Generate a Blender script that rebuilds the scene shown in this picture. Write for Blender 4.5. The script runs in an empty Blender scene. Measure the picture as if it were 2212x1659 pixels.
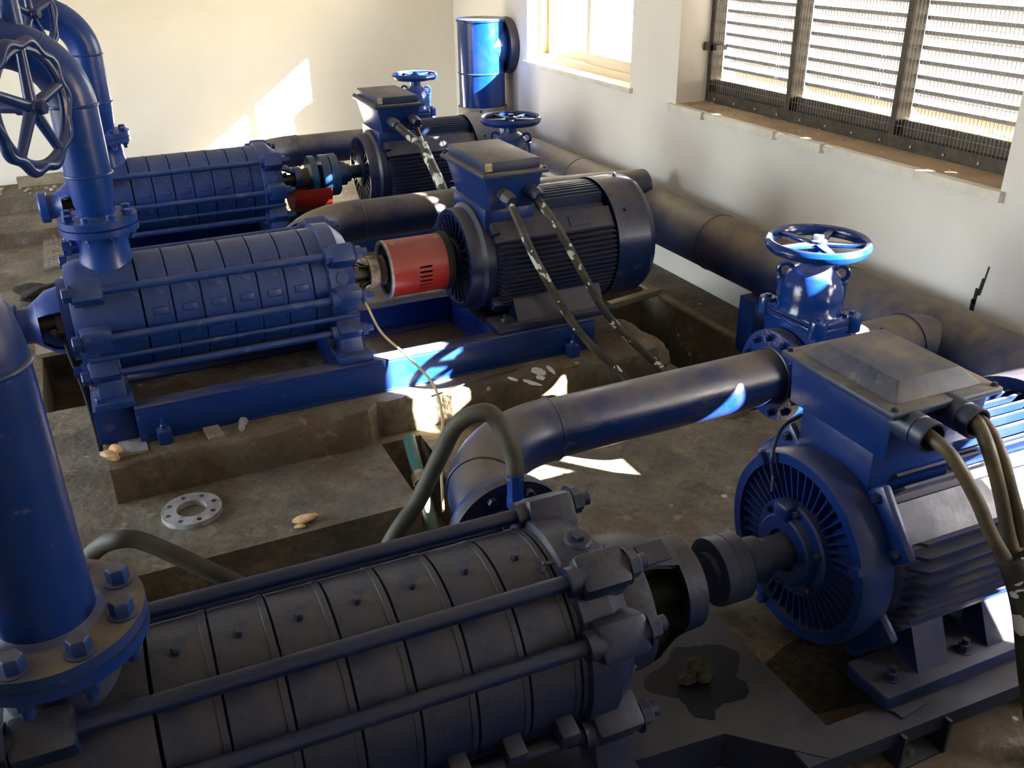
import bpy, bmesh, math, random
from mathutils import Vector, Matrix
random.seed(7)
S = bpy.context.scene
C = S.collection
PI = math.pi
V = Vector

# ------------------------------------------------------------------ materials
def nd(nt, t, **k):
    n = nt.nodes.new(t)
    for a, v in k.items():
        setattr(n, a, v)
    return n

def mixc(nt, fac, a, b):
    m = nd(nt, 'ShaderNodeMix', data_type='RGBA')
    for i, s in ((0, fac), (6, a), (7, b)):
        if hasattr(s, 'is_linked'):
            nt.links.new(s, m.inputs[i])
        elif i == 0:
            m.inputs[0].default_value = s
        else:
            m.inputs[i].default_value = (*s, 1)
    return m.outputs[2]

def noise(nt, scale, detail=6, rough=.6, lo=.4, hi=.6, coord=None, dist=0.0):
    n = nd(nt, 'ShaderNodeTexNoise')
    n.inputs['Scale'].default_value = scale
    n.inputs['Detail'].default_value = detail
    n.inputs['Roughness'].default_value = rough
    n.inputs['Distortion'].default_value = dist
    nt.links.new(coord, n.inputs['Vector'])
    r = nd(nt, 'ShaderNodeMapRange', clamp=True)
    r.inputs[1].default_value = lo
    r.inputs[2].default_value = hi
    nt.links.new(n.outputs['Fac'], r.inputs[0])
    return r.outputs[0]

def math_(nt, op, a, b, clamp=False):
    m = nd(nt, 'ShaderNodeMath', operation=op, use_clamp=clamp)
    for i, s in ((0, a), (1, b)):
        if hasattr(s, 'is_linked'):
            nt.links.new(s, m.inputs[i])
        else:
            m.inputs[i].default_value = s
    return m.outputs[0]

def base_mat(name):
    m = bpy.data.materials.new(name)
    m.use_nodes = True
    nt = m.node_tree
    p = nt.nodes['Principled BSDF']
    co = nd(nt, 'ShaderNodeTexCoord').outputs['Object']
    return m, nt, p, co

def bump(nt, p, co, scale, strength, dist=.004):
    n = nd(nt, 'ShaderNodeTexNoise')
    n.inputs['Scale'].default_value = scale
    n.inputs['Detail'].default_value = 5
    nt.links.new(co, n.inputs['Vector'])
    b = nd(nt, 'ShaderNodeBump')
    b.inputs['Strength'].default_value = strength
    b.inputs['Distance'].default_value = dist
    nt.links.new(n.outputs['Fac'], b.inputs['Height'])
    nt.links.new(b.outputs[0], p.inputs['Normal'])

def paint(name, col, dust, amt=.8, rough=.32, wear=0.0, wearcol=(.6, .6, .62), lo=.25, hi=.95, bs=60, bst=.15, film_amt=.10, wth=.66):
    """gloss paint with settled dust on whatever faces up, plus worn / splashed spots"""
    m, nt, p, co = base_mat(name)
    g = nd(nt, 'ShaderNodeNewGeometry')
    sx = nd(nt, 'ShaderNodeSeparateXYZ')
    nt.links.new(g.outputs['Normal'], sx.inputs[0])
    r = nd(nt, 'ShaderNodeMapRange', clamp=True)
    r.inputs[1].default_value = lo
    r.inputs[2].default_value = hi
    nt.links.new(sx.outputs[2], r.inputs[0])
    n1 = noise(nt, 5, 8, .65, .28, .62, co)
    up = math_(nt, 'MULTIPLY', r.outputs[0], n1)
    film = math_(nt, 'MULTIPLY', noise(nt, 9, 6, .6, .42, .75, co), film_amt)
    d = math_(nt, 'MULTIPLY', math_(nt, 'MAXIMUM', up, film), amt, True)
    c = mixc(nt, d, col, dust)
    if wear > 0:
        w = math_(nt, 'MULTIPLY', noise(nt, 22, 4, .6, wth, wth + .035, co), wear)
        c = mixc(nt, w, c, wearcol)
    nt.links.new(c, p.inputs['Base Color'])
    rr = nd(nt, 'ShaderNodeMapRange')
    rr.inputs[3].default_value = rough
    rr.inputs[4].default_value = .8
    nt.links.new(d, rr.inputs[0])
    nt.links.new(rr.outputs[0], p.inputs['Roughness'])
    bump(nt, p, co, bs, bst)
    return m

def plain(name, col, rough=.6, metal=0.0, var=None, vs=20, bs=80, bst=.1):
    m, nt, p, co = base_mat(name)
    if var:
        nt.links.new(mixc(nt, noise(nt, vs, 6, .6, .4, .62, co), col, var), p.inputs['Base Color'])
    else:
        p.inputs['Base Color'].default_value = (*col, 1)
    p.inputs['Roughness'].default_value = rough
    p.inputs['Metallic'].default_value = metal
    if bst:
        bump(nt, p, co, bs, bst)
    return m

def concrete(name, a, b, dirt, splat=True, bst=.5, lo=.42, hi=.6):
    m, nt, p, co = base_mat(name)
    c = mixc(nt, noise(nt, 3.2, 9, .68, .38, .62, co), a, b)
    c = mixc(nt, noise(nt, 1.3, 8, .7, lo, hi, co, .6), c, dirt)
    c = mixc(nt, math_(nt, 'MULTIPLY', noise(nt, 34, 6, .7, .5, .72, co), .55), c, tuple(x * .3 for x in a))
    c = mixc(nt, math_(nt, 'MULTIPLY', noise(nt, 7, 9, .75, .56, .64, co, .5), .55), c, tuple(x * 1.5 for x in b))
    c = mixc(nt, math_(nt, 'MULTIPLY', noise(nt, 2.3, 9, .72, .55, .62, co, .3), .6), c, (.045, .036, .026))
    if splat:
        v = nd(nt, 'ShaderNodeTexVoronoi')
        v.inputs['Scale'].default_value = 9
        nt.links.new(co, v.inputs['Vector'])
        mr = nd(nt, 'ShaderNodeMapRange', clamp=True)
        mr.inputs[1].default_value = .13
        mr.inputs[2].default_value = .10
        nt.links.new(v.outputs['Distance'], mr.inputs[0])
        f = math_(nt, 'MULTIPLY', mr.outputs[0], noise(nt, 2.4, 3, .5, .52, .60, co))
        c = mixc(nt, math_(nt, 'MULTIPLY', f, .7), c, (.55, .53, .48))
    nt.links.new(c, p.inputs['Base Color'])
    p.inputs['Roughness'].default_value = .78
    bump(nt, p, co, 26, bst, .012)
    return m

BLUE = (.001, .023, .15)
M = {}
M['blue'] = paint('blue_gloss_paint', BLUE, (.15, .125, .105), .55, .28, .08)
M['blue_bright'] = paint('bright_blue_paint', (.0015, .036, .25), (.15, .14, .13), .38, .30, .10)
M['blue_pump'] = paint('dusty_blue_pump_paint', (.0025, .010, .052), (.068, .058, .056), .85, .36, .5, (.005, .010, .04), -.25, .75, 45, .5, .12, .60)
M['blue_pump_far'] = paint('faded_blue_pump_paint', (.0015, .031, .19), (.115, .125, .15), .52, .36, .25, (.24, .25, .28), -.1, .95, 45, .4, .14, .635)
M['rod_front'] = paint('dark_blue_rod_paint', (.0022, .009, .055), (.05, .044, .045), .6, .38, .05, (.1, .1, .12), .2, .95)
M['blue_motor'] = paint('dusty_blue_motor_paint', (.003, .012, .06), (.11, .09, .075), .85, .34, .05, (.3, .28, .25), .0, .8)
M['blue_motor_near'] = paint('near_motor_blue_paint', (.0025, .012, .07), (.07, .060, .054), .8, .32, .05, (.2, .19, .17), .0, .85)
M['blue_motor_front'] = paint('front_motor_blue_paint', (.001, .019, .13), (.08, .07, .064), .5, .30, .05, (.3, .28, .25), .1, .95)
M['blue_pipe'] = paint('dusty_blue_pipe_paint', (.002, .015, .085), (.15, .12, .08), .85, .24, .06, (.5, .48, .42), .15, .95)
M['tan_pipe'] = paint('dust_covered_pipe_paint', (.003, .013, .065), (.20, .155, .10), .95, .36, .05, (.35, .32, .27), .0, .9)
M['blue_glossy'] = paint('fresh_blue_gloss', (.002, .024, .15), (.2, .16, .11), .45, .15, .0, lo=.55, hi=1.0)
M['teal'] = paint('petrol_blue_paint', (.008, .06, .20), (.2, .17, .12), .5, .38, .05)
M['dark_blue'] = paint('dark_blue_machined', (.012, .022, .07), (.1, .09, .08), .4, .42, .0)
M['dust_lid'] = paint('dusty_lid_paint', (.004, .018, .08), (.20, .165, .12), 1.0, .5, .12, (.5, .45, .36), .3, .9)
M['flange_dust'] = paint('dirty_flange_paint', (.003, .022, .12), (.19, .15, .095), .95, .4, .05, lo=.3, hi=.9)
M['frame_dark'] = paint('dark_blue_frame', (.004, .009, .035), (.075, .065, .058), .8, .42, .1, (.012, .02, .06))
M['cream'] = plain('chalky_bearing_paint', (.42, .36, .26), .75, 0, (.05, .05, .07), 14, 60, .4)
M['steel'] = plain('galvanised_steel', (.44, .45, .47), .55, .3, (.28, .26, .25), 18, 60, .2)
M['iron'] = plain('dull_iron', (.10, .095, .09), .6, .5, (.16, .11, .07), 25)
M['black'] = plain('black_rubber', (.012, .012, .014), .65)
M['inside'] = plain('dark_casting_inside', (.010, .009, .008), .8)
M['red'] = paint('red_guard_paint', (.32, .014, .011), (.24, .17, .14), .62, .4, .06, (.6, .5, .45), .15, .95)
def cable_mat():
    m, nt, p, co = base_mat('paint_splashed_cable')
    c = mixc(nt, noise(nt, 12, 4, .5, .4, .6, co), (.025, .024, .018), (.06, .053, .04))
    c = mixc(nt, noise(nt, 15, 3, .5, .595, .605, co, .4), c, (.62, .62, .58))
    nt.links.new(c, p.inputs['Base Color'])
    p.inputs['Roughness'].default_value = .55
    return m
M['cable'] = cable_mat()
M['cable_brown'] = plain('dusty_brown_cable', (.12, .085, .05), .5, 0, (.06, .05, .035), 9, 60, .1)
M['hose'] = plain('dusty_grey_hose', (.07, .062, .044), .65, 0, (.045, .042, .034), 14, 90, .2)
M['wire'] = plain('cream_wire', (.55, .45, .28), .5)
M['green'] = plain('green_plastic_pipe', (.035, .15, .13), .45, 0, (.14, .16, .13), 16)
M['wood'] = plain('weathered_timber', (.30, .24, .17), .85, 0, (.2, .16, .11), 10, 40, .4)
M['rag'] = plain('dark_rag', (.035, .028, .02), .95, 0, (.015, .013, .01), 30, 30, .6)
M['jug'] = plain('cloudy_plastic', (.5, .44, .32), .5)
M['rubble'] = plain('broken_plaster', (.5, .45, .36), .9, 0, (.3, .25, .18), 30, 40, .6)
M['muck'] = plain('greasy_dirt', (.05, .038, .02), .9, 0, (.015, .012, .008), 40, 40, .8)
M['offcut'] = plain('pale_wood_offcut', (.72, .48, .25), .7, 0, (.5, .3, .14), 30)
M['plate_zinc'] = plain('dusty_chequer_plate', (.26, .235, .2), .6, .25, (.16, .14, .11), 12, 120, .6)
M['floor'] = concrete('dirty_concrete_floor', (.10, .092, .078), (.20, .165, .115), (.105, .064, .028), True, .6, .46, .62)
M['plinth'] = concrete('stained_concrete_plinth', (.10, .09, .07), (.175, .14, .09), (.10, .055, .02), True, .6, .44, .62)
M['wall'] = plain('white_plaster', (.85, .82, .76), .85, 0, (.82, .78, .71), 1.5, 55, .12)
M['wall_r'] = plain('white_plaster_window_wall', (.84, .81, .77), .85, 0, (.80, .77, .72), 2, 55, .15)
M['sill'] = plain('dusty_stone_sill', (.42, .31, .195), .85, 0, (.34, .24, .15), 5, 40, .3)
M['sill_edge'] = plain('chipped_white_sill_edge', (.80, .77, .71), .8, 0, (.7, .65, .56), 8, 40, .3)
M['alu'] = plain('cream_window_frame', (.66, .56, .40), .5)
M['louvre_frame'] = plain('brown_louvre_frame', (.045, .036, .028), .45, .2, (.08, .065, .05), 20)
M['slat'] = plain('grey_louvre_slat', (.30, .29, .305), .6)
M['mesh'] = plain('grey_wire', (.30, .29, .28), .5, .3)
M['ceiling'] = plain('white_ceiling', (.75, .73, .68), .9)
M['plate_name'] = plain('grey_nameplate', (.25, .26, .27), .4, .5)

def glass_mat():
    m = bpy.data.materials.new('window_glass')
    m.use_nodes = True
    nt = m.node_tree
    nt.nodes.remove(nt.nodes['Principled BSDF'])
    t = nd(nt, 'ShaderNodeBsdfTransparent')
    t.inputs[0].default_value = (.94, .95, .94, 1)
    g = nd(nt, 'ShaderNodeBsdfGlossy')
    g.inputs['Roughness'].default_value = .02
    x = nd(nt, 'ShaderNodeMixShader')
    x.inputs[0].default_value = .06
    nt.links.new(t.outputs[0], x.inputs[1])
    nt.links.new(g.outputs[0], x.inputs[2])
    nt.links.new(x.outputs[0], nt.nodes['Material Output'].inputs[0])
    return m
M['glass'] = glass_mat()

def ground_mat():
    m, nt, p, co = base_mat('sunlit_yard')
    c = mixc(nt, noise(nt, .55, 5, .6, .46, .56, co), (.060, .044, .022), (.040, .052, .010))
    c = mixc(nt, noise(nt, 2.5, 6, .7, .4, .7, co), c, (.10, .078, .045))
    nt.links.new(c, p.inputs['Base Color'])
    p.inputs['Roughness'].default_value = .95
    return m
M['yard'] = ground_mat()
M['bright_slab'] = plain('added_pale_slab', (.55, .50, .42), .9)
M['leaf'] = plain('sunlit_leaf', (.11, .14, .03), .7, 0, (.18, .17, .045), 3)

# ------------------------------------------------------------------ mesh builder
def frame_to(d):
    d = V(d).normalized()
    return d.to_track_quat('Z', 'Y').to_matrix()

class B:
    def __init__(s):
        s.bm = bmesh.new()

    def box(s, c, size, rot=None, bev=0.0):
        c = V(c)
        hx, hy, hz = (x / 2 for x in size)
        vs = []
        for z in (-hz, hz):
            for x, y in ((-hx, -hy), (hx, -hy), (hx, hy), (-hx, hy)):
                p = V((x, y, z))
                if rot is not None:
                    p = rot @ p
                vs.append(s.bm.verts.new(c + p))
        q = [(3, 2, 1, 0), (4, 5, 6, 7), (0, 1, 5, 4), (1, 2, 6, 5), (2, 3, 7, 6), (3, 0, 4, 7)]
        fs = [s.bm.faces.new([vs[i] for i in f]) for f in q]
        if bev > 0:
            es = list({e for f in fs for e in f.edges})
            bmesh.ops.bevel(s.bm, geom=es, offset=bev, segments=2, affect='EDGES', profile=.5)
        return s

    def bx(s, x0, x1, y0, y1, z0, z1, bev=0.0):
        return s.box(((x0 + x1) / 2, (y0 + y1) / 2, (z0 + z1) / 2), (abs(x1 - x0), abs(y1 - y0), abs(z1 - z0)), None, bev)

    def frustum(s, x0, x1, y0, y1, z0, X0, X1, Y0, Y1, z1):
        a = [(x0, y0, z0), (x1, y0, z0), (x1, y1, z0), (x0, y1, z0), (X0, Y0, z1), (X1, Y0, z1), (X1, Y1, z1), (X0, Y1, z1)]
        vs = [s.bm.verts.new(p) for p in a]
        for f in [(3, 2, 1, 0), (4, 5, 6, 7), (0, 1, 5, 4), (1, 2, 6, 5), (2, 3, 7, 6), (3, 0, 4, 7)]:
            s.bm.faces.new([vs[i] for i in f])
        return s

    def lathe(s, prof, o=(0, 0, 0), d=(0, 0, 1), seg=48, a0=0.0, a1=2 * PI, caps=True, mod=None):
        """prof: (distance along axis, radius) pairs"""
        o = V(o)
        m = frame_to(d)
        full = abs(a1 - a0 - 2 * PI) < 1e-6
        n = seg if full else seg + 1
        rings = []
        for t, r in prof:
            ring = []
            for i in range(n):
                a = a0 + (a1 - a0) * i / seg
                rr = r * (mod(a) if mod else 1)
                ring.append(s.bm.verts.new(o + m @ V((rr * math.cos(a), rr * math.sin(a), t))))
            rings.append(ring)
        for k in range(len(rings) - 1):
            for i in range(seg):
                j = (i + 1) % n
                s.bm.faces.new((rings[k][i], rings[k][j], rings[k + 1][j], rings[k + 1][i]))
        if caps and full:
            s.bm.faces.new(list(reversed(rings[0])))
            s.bm.faces.new(rings[-1])
        return s

    def cyl(s, p0, p1, r0, r1=None, seg=24):
        p0, p1 = V(p0), V(p1)
        return s.lathe([(0, r0), ((p1 - p0).length, r0 if r1 is None else r1)], p0, p1 - p0, seg)

    def ring(s, o, d, R, r0, w, seg=48):
        """flat ring with a bore"""
        return s.lathe([(0, r0), (0, R), (w, R), (w, r0), (0, r0)], o, d, seg, caps=False)

    def tube(s, pts, r, seg=16, caps=True, rs=None):
        pts = [V(p) for p in pts]
        up = None
        rings = []
        for i, p in enumerate(pts):
            t = (pts[min(i + 1, len(pts) - 1)] - pts[max(i - 1, 0)]).normalized()
            if up is None:
                up = t.orthogonal().normalized()
            up = (up - t * up.dot(t)).normalized()
            w = t.cross(up)
            rr = rs[i] if rs else r
            rings.append([s.bm.verts.new(p + (up * math.cos(2 * PI * k / seg) + w * math.sin(2 * PI * k / seg)) * rr) for k in range(seg)])
        for a, b in zip(rings, rings[1:]):
            for k in range(seg):
                s.bm.faces.new((a[k], a[(k + 1) % seg], b[(k + 1) % seg], b[k]))
        if caps:
            s.bm.faces.new(list(reversed(rings[0])))
            s.bm.faces.new(rings[-1])
        return s

    def torus(s, o, d, R, r, seg=48, rs=10, lump=None):
        o = V(o)
        m = frame_to(d)
        rings = []
        for i in range(seg):
            a = 2 * PI * i / seg
            RR = R * (lump(a) if lump else 1)
            ring = []
            for k in range(rs):
                b = 2 * PI * k / rs
                q = RR + r * math.cos(b)
                ring.append(s.bm.verts.new(o + m @ V((q * math.cos(a), q * math.sin(a), r * math.sin(b)))))
            rings.append(ring)
        for i in range(seg):
            a, b = rings[i], rings[(i + 1) % seg]
            for k in range(rs):
                s.bm.faces.new((a[k], b[k], b[(k + 1) % rs], a[(k + 1) % rs]))
        return s

    def hexa(s, o, d, r, h, seg=6):
        o, d = V(o), V(d).normalized()
        return s.lathe([(0, r), (h * .85, r), (h, r * .86)], o, d, seg)

    def prism(s, poly, z0, z1):
        a = [s.bm.verts.new((x, y, z0)) for x, y in poly]
        b = [s.bm.verts.new((x, y, z1)) for x, y in poly]
        n = len(poly)
        s.bm.faces.new(list(reversed(a)))
        s.bm.faces.new(b)
        for i in range(n):
            s.bm.faces.new((a[i], a[(i + 1) % n], b[(i + 1) % n], b[i]))
        return s

    def extr(s, pts, d):
        """polygon of 3-D points pushed along d"""
        d = V(d)
        a = [s.bm.verts.new(p) for p in pts]
        b = [s.bm.verts.new(V(p) + d) for p in pts]
        n = len(pts)
        s.bm.faces.new(list(reversed(a)))
        s.bm.faces.new(b)
        for i in range(n):
            s.bm.faces.new((a[i], a[(i + 1) % n], b[(i + 1) % n], b[i]))
        return s

    def lump(s, c, size, seed=0, rough=.3, sub=3):
        rnd = random.Random(seed)
        r = bmesh.ops.create_icosphere(s.bm, subdivisions=sub, radius=1)
        ph = [V((rnd.uniform(-1, 1), rnd.uniform(-1, 1), rnd.uniform(-1, 1))) * 4 for _ in range(6)]
        for v in r['verts']:
            p = v.co.copy()
            k = 1 + rough * sum(math.sin(p.dot(q) + q.x * 3) for q in ph) / 4 + rough * rnd.uniform(-.15, .15)
            v.co = V(c) + V((p.x * size[0] * k, p.y * size[1] * k, p.z * size[2] * k))
        return s

    def build(s, name, mat, parent=None, sharp=35, bev=0.0, label=None):
        bm = s.bm
        bmesh.ops.recalc_face_normals(bm, faces=bm.faces)
        if bev > 0:
            es = [e for e in bm.edges if len(e.link_faces) == 2 and e.calc_face_angle(0) > math.radians(50)]
            try:
                bmesh.ops.bevel(bm, geom=es, offset=bev, segments=2, affect='EDGES', profile=.5, clamp_overlap=True)
            except Exception:
                pass
        for f in bm.faces:
            f.smooth = True
        for e in bm.edges:
            if len(e.link_faces) != 2 or e.calc_face_angle(0) > math.radians(sharp):
                e.smooth = False
        me = bpy.data.meshes.new(name)
        bm.to_mesh(me)
        bm.free()
        me.materials.append(M[mat] if isinstance(mat, str) else mat)
        o = bpy.data.objects.new(name, me)
        C.objects.link(o)
        if parent:
            o.parent = parent
        if label:
            o['label'] = label
        return o

def tag(o, label, cat, group=None, kind=None):
    o['label'] = label
    o['category'] = cat
    if group:
        o['group'] = group
    if kind:
        o['kind'] = kind
    return o

def thing(name, label, cat, loc=(0, 0, 0), rz=0.0, group=None):
    o = bpy.data.objects.new(name, None)
    o.empty_display_size = .05
    C.objects.link(o)
    o.location = loc
    o.rotation_euler = (0, 0, rz)
    return tag(o, label, cat, group)

def inst(o, parent, loc, rot=None, name=None):
    """another copy of a small part (bolt, nut ...) sharing its mesh"""
    c = o.copy()
    C.objects.link(c)
    c.parent = parent
    c.location = loc
    if rot is not None:
        c.rotation_euler = rot
    return c

def copy_tree(o, parent=None):
    c = o.copy()
    C.objects.link(c)
    c.parent = parent
    for ch in list(o.children):
        copy_tree(ch, c)
    return c

def struct(o):
    o['kind'] = 'structure'
    return o

def spline(pts, n=10):
    """Catmull-Rom through the points"""
    P = [V(p) for p in pts]
    P = [P[0] * 2 - P[1]] + P + [P[-1] * 2 - P[-2]]
    out = []
    for i in range(1, len(P) - 2):
        a, b, c, d = P[i - 1], P[i], P[i + 1], P[i + 2]
        for k in range(n):
            t = k / n
            out.append(.5 * ((2 * b) + (c - a) * t + (2 * a - 5 * b + 4 * c - d) * t * t + (3 * b - a - 3 * c + d) * t ** 3))
    out.append(P[-2])
    return out

def arc(c, r, u, v, a0, a1, n=14):
    c, u, v = V(c), V(u), V(v)
    return [c + (u * math.cos(a0 + (a1 - a0) * i / n) + v * math.sin(a0 + (a1 - a0) * i / n)) * r for i in range(n + 1)]

BOLT_ME = {}
def bolt(parent, loc, d, r, h, mat, name='bolt', stud=0.0):
    key = (round(r, 4), round(h, 4), mat, round(stud, 4))
    if key not in BOLT_ME:
        b = B().lathe([(0, r * 1.35), (.003, r * 1.35)], (0, 0, 0), (0, 0, 1), 18)
        b.hexa((0, 0, .003), (0, 0, 1), r, h)
        if stud:
            b.cyl((0, 0, h), (0, 0, h + stud), r * .55, None, 12)
        o = b.build(name, mat, parent)
        BOLT_ME[key] = o.data
    else:
        o = bpy.data.objects.new(name, BOLT_ME[key])
        C.objects.link(o)
        o.parent = parent
    o.location = loc
    o.rotation_euler = V(d).to_track_quat('Z', 'Y').to_euler()
    return o

def bolt_circle(parent, o, d, R, n, r, h, mat, a0=0.0, name='bolt', stud=0.0):
    m = frame_to(d)
    for i in range(n):
        a = a0 + 2 * PI * i / n
        bolt(parent, V(o) + m @ V((R * math.cos(a), R * math.sin(a), 0)), d, r, h, mat, name, stud)

#PART2
# ------------------------------------------------------------------ camera
cam = bpy.data.cameras.new('camera')
co = bpy.data.objects.new('camera', cam)
C.objects.link(co)
cam.sensor_width = 36
cam.lens = 1986.37 / 2212 * 36
cam.clip_start = .05
cam.clip_end = 300
Rx, Ux, Fx = V((.90660783, -.42178068, -.01277928)), V((.19810434, .3986905, .89543317)), V((.37258143, .81433835, -.44501251))
mw = Matrix.Identity(4)
for i in range(3):
    mw[i][0], mw[i][1], mw[i][2] = Rx[i], Ux[i], -Fx[i]
mw.translation = (0, 0, 2.0)
co.matrix_world = mw
S.camera = co

# ------------------------------------------------------------------ the room
XW, YB, XL, YN, HC = 3.27, 8.3, -4.2, -2.8, 3.3
WT = .33

def wall_with_openings(name, axis, at0, at1, lo, hi, holes, mat, H=HC, z0=-.6):
    """a wall slab between at0..at1 across `axis`, running lo..hi, with rectangular holes (a, b, zlo, zhi)"""
    b = B()
    us = sorted({lo, hi, *[h[0] for h in holes], *[h[1] for h in holes]})
    zs = sorted({z0, H, *[h[2] for h in holes], *[h[3] for h in holes]})
    for i in range(len(us) - 1):
        run = None
        for k in range(len(zs) - 1):
            u, z = (us[i] + us[i + 1]) / 2, (zs[k] + zs[k + 1]) / 2
            if any(h[0] < u < h[1] and h[2] < z < h[3] for h in holes):
                if run is not None:
                    _slab(b, axis, at0, at1, us[i], us[i + 1], run, zs[k])
                run = None
            elif run is None:
                run = zs[k]
        if run is not None:
            _slab(b, axis, at0, at1, us[i], us[i + 1], run, zs[-1])
    bmesh.ops.remove_doubles(b.bm, verts=b.bm.verts, dist=1e-5)
    return struct(b.build(name, mat))

def _slab(b, axis, a0, a1, u0, u1, z0, z1):
    if axis == 'x':
        b.bx(a0, a1, u0, u1, z0, z1)
    else:
        b.bx(u0, u1, a0, a1, z0, z1)

W1 = (5.26, 6.77, 1.07, 2.25)        # sliding window
W2 = (2.46, 4.735, 1.035, 2.45)       # louvred opening
W3 = (-.60, 1.80, .98, 2.45)         # the next window, nearer than the picture shows, behind an added mask that shapes its sun
W3H = ((-.10, .45, 1.0, 1.66), (.45, .90, 1.0, 1.48), (.975, 1.24, 1.10, 1.28), (1.0, 1.40, 1.55, 2.02), (1.55, 1.76, 1.06, 1.22))  # mask openings, placed to land the sun patches
wall_with_openings('wall_right', 'x', XW, XW + WT, YN, YB, [W1, W2, W3], 'wall_r')
wall_with_openings('wall_back', 'y', YB, YB + .25, XL - .25, XW + WT, [], 'wall')
wall_with_openings('wall_left', 'x', XL - .25, XL, YN, YB, [(2.6, 7.0, 0, 2.9)], 'wall')
wall_with_openings('wall_front', 'y', YN - .25, YN, XL - .25, XW + WT, [], 'wall')
struct(B().bx(XL - .25, XW + WT, YN - .25, YB + .25, HC, HC + .15).build('ceiling', 'ceiling'))

# floor: one slab with its pits and the low kerbs against the back wall
PITS = [(-2.2, .92, 2.05, 2.88, -.34), (.92, 1.10, 2.5, 3.38, -.30), (-.41, -.16, 4.35, 5.45, -.30), (2.5, 2.98, 2.92, 4.55, -.42),
        (XL, 1.0, 7.28, 7.86, .09), (XL, 1.0, 7.86, YB, .21)]
def floor_h(x, y):
    for x0, x1, y0, y1, h in PITS:
        if x0 < x < x1 and y0 < y < y1:
            return h
    return 0.0
b = B()
xs = sorted({XL, XW, *[p[0] for p in PITS], *[p[1] for p in PITS]})
ys = sorted({YN, YB, *[p[2] for p in PITS], *[p[3] for p in PITS]})
for i in range(len(xs) - 1):
    for k in range(len(ys) - 1):
        h = floor_h((xs[i] + xs[i + 1]) / 2, (ys[k] + ys[k + 1]) / 2)
        b.bx(xs[i], xs[i + 1], ys[k], ys[k + 1], -.6, h)
bmesh.ops.remove_doubles(b.bm, verts=b.bm.verts, dist=1e-5)
# interior double faces between equal-height cells are dropped
dbl = {}
for f in list(b.bm.faces):
    dbl.setdefault(tuple(sorted(v.index for v in f.verts)) if False else tuple(round(x, 4) for x in f.calc_center_median()), []).append(f)
bmesh.ops.delete(b.bm, geom=[f for fs in dbl.values() if len(fs) > 1 for f in fs], context='FACES_ONLY')
flo = struct(b.build('floor', 'floor'))

# concrete plinths: broken, rounded edges
def plinth(name, x0, x1, y0, y1, z1, seed, label, notch=None):
    rnd = random.Random(seed)
    b = B()
    n = 46
    ring = []
    prof = [(0.0, 0.0), (0.0, .62), (.006, .93), (.018, 1.0)]
    for i in range(n + 1):
        x = x0 + (x1 - x0) * i / n
        col = []
        for t, zz in prof:
            jit = rnd.uniform(-.008, .012) * (1 if zz > 0 else .5)
            d = 0
            if notch and notch[0] < x < notch[1]:
                d = notch[2]
            col.append(b.bm.verts.new((x, y0 + t + jit + d, z1 * zz)))
        col.append(b.bm.verts.new((x, y1, z1)))
        col.append(b.bm.verts.new((x, y1, 0)))
        ring.append(col)
    for a, c in zip(ring, ring[1:]):
        for k in range(len(a)):
            j = (k + 1) % len(a)
            b.bm.faces.new((a[k], c[k], c[j], a[j]))
    b.bm.faces.new(list(reversed(ring[0])))
    b.bm.faces.new(ring[-1])
    o = b.build(name, 'plinth', None, 32)
    o['kind'] = 'structure'
    return tag(o, label, 'plinth')

plinth('concrete_plinth', -.15, 2.34, 3.385, 4.38, .165, 3, 'stained broken-edged concrete plinth carrying the middle pump set', (.90, 1.24, .05))
plinth('concrete_plinth', -.02, 2.5, 5.46, 6.34, .15, 4, 'concrete plinth under the far pump set by the back wall')

# ------------------------------------------------------------------ window 1: sliding window with two panes
w = bpy.data.objects.new('window_1', None)
C.objects.link(w)
w.location = (XW, (W1[0] + W1[1]) / 2, W1[2])
struct(w)
hw, hh = (W1[1] - W1[0]) / 2, W1[3] - W1[2]
b = B()
for y0, y1, z0, z1 in ((-hw, hw, 0, .05), (-hw, hw, hh - .05, hh), (-hw, -hw + .05, .05, hh - .05), (hw - .05, hw, .05, hh - .05)):
    b.bx(.10, .19, y0, y1, z0, z1)
b.build('window_frame', 'alu', w)
for k, (y0, y1, xo) in enumerate(((-hw + .05, .03, .115), (-.03, hw - .05, .150))):
    b = B()
    for a, c, z0, z1 in ((y0, y1, .05, .12), (y0, y1, hh - .10, hh - .05), (y0, y0 + .05, .12, hh - .1), (y1 - .05, y1, .12, hh - .1)):
        b.bx(xo, xo + .03, a, c, z0, z1)
    sash = b.build('sash', 'alu', w)
    B().bx(xo + .012, xo + .017, y0 + .05, y1 - .05, .12, hh - .1).build('pane', 'glass', sash)
struct(B().bx(XW - .03, XW + WT, W1[0] - .04, W1[1] + .03, W1[2] - .035, W1[2]).build('trim_1', 'sill_edge', None, 35, .006))

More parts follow.
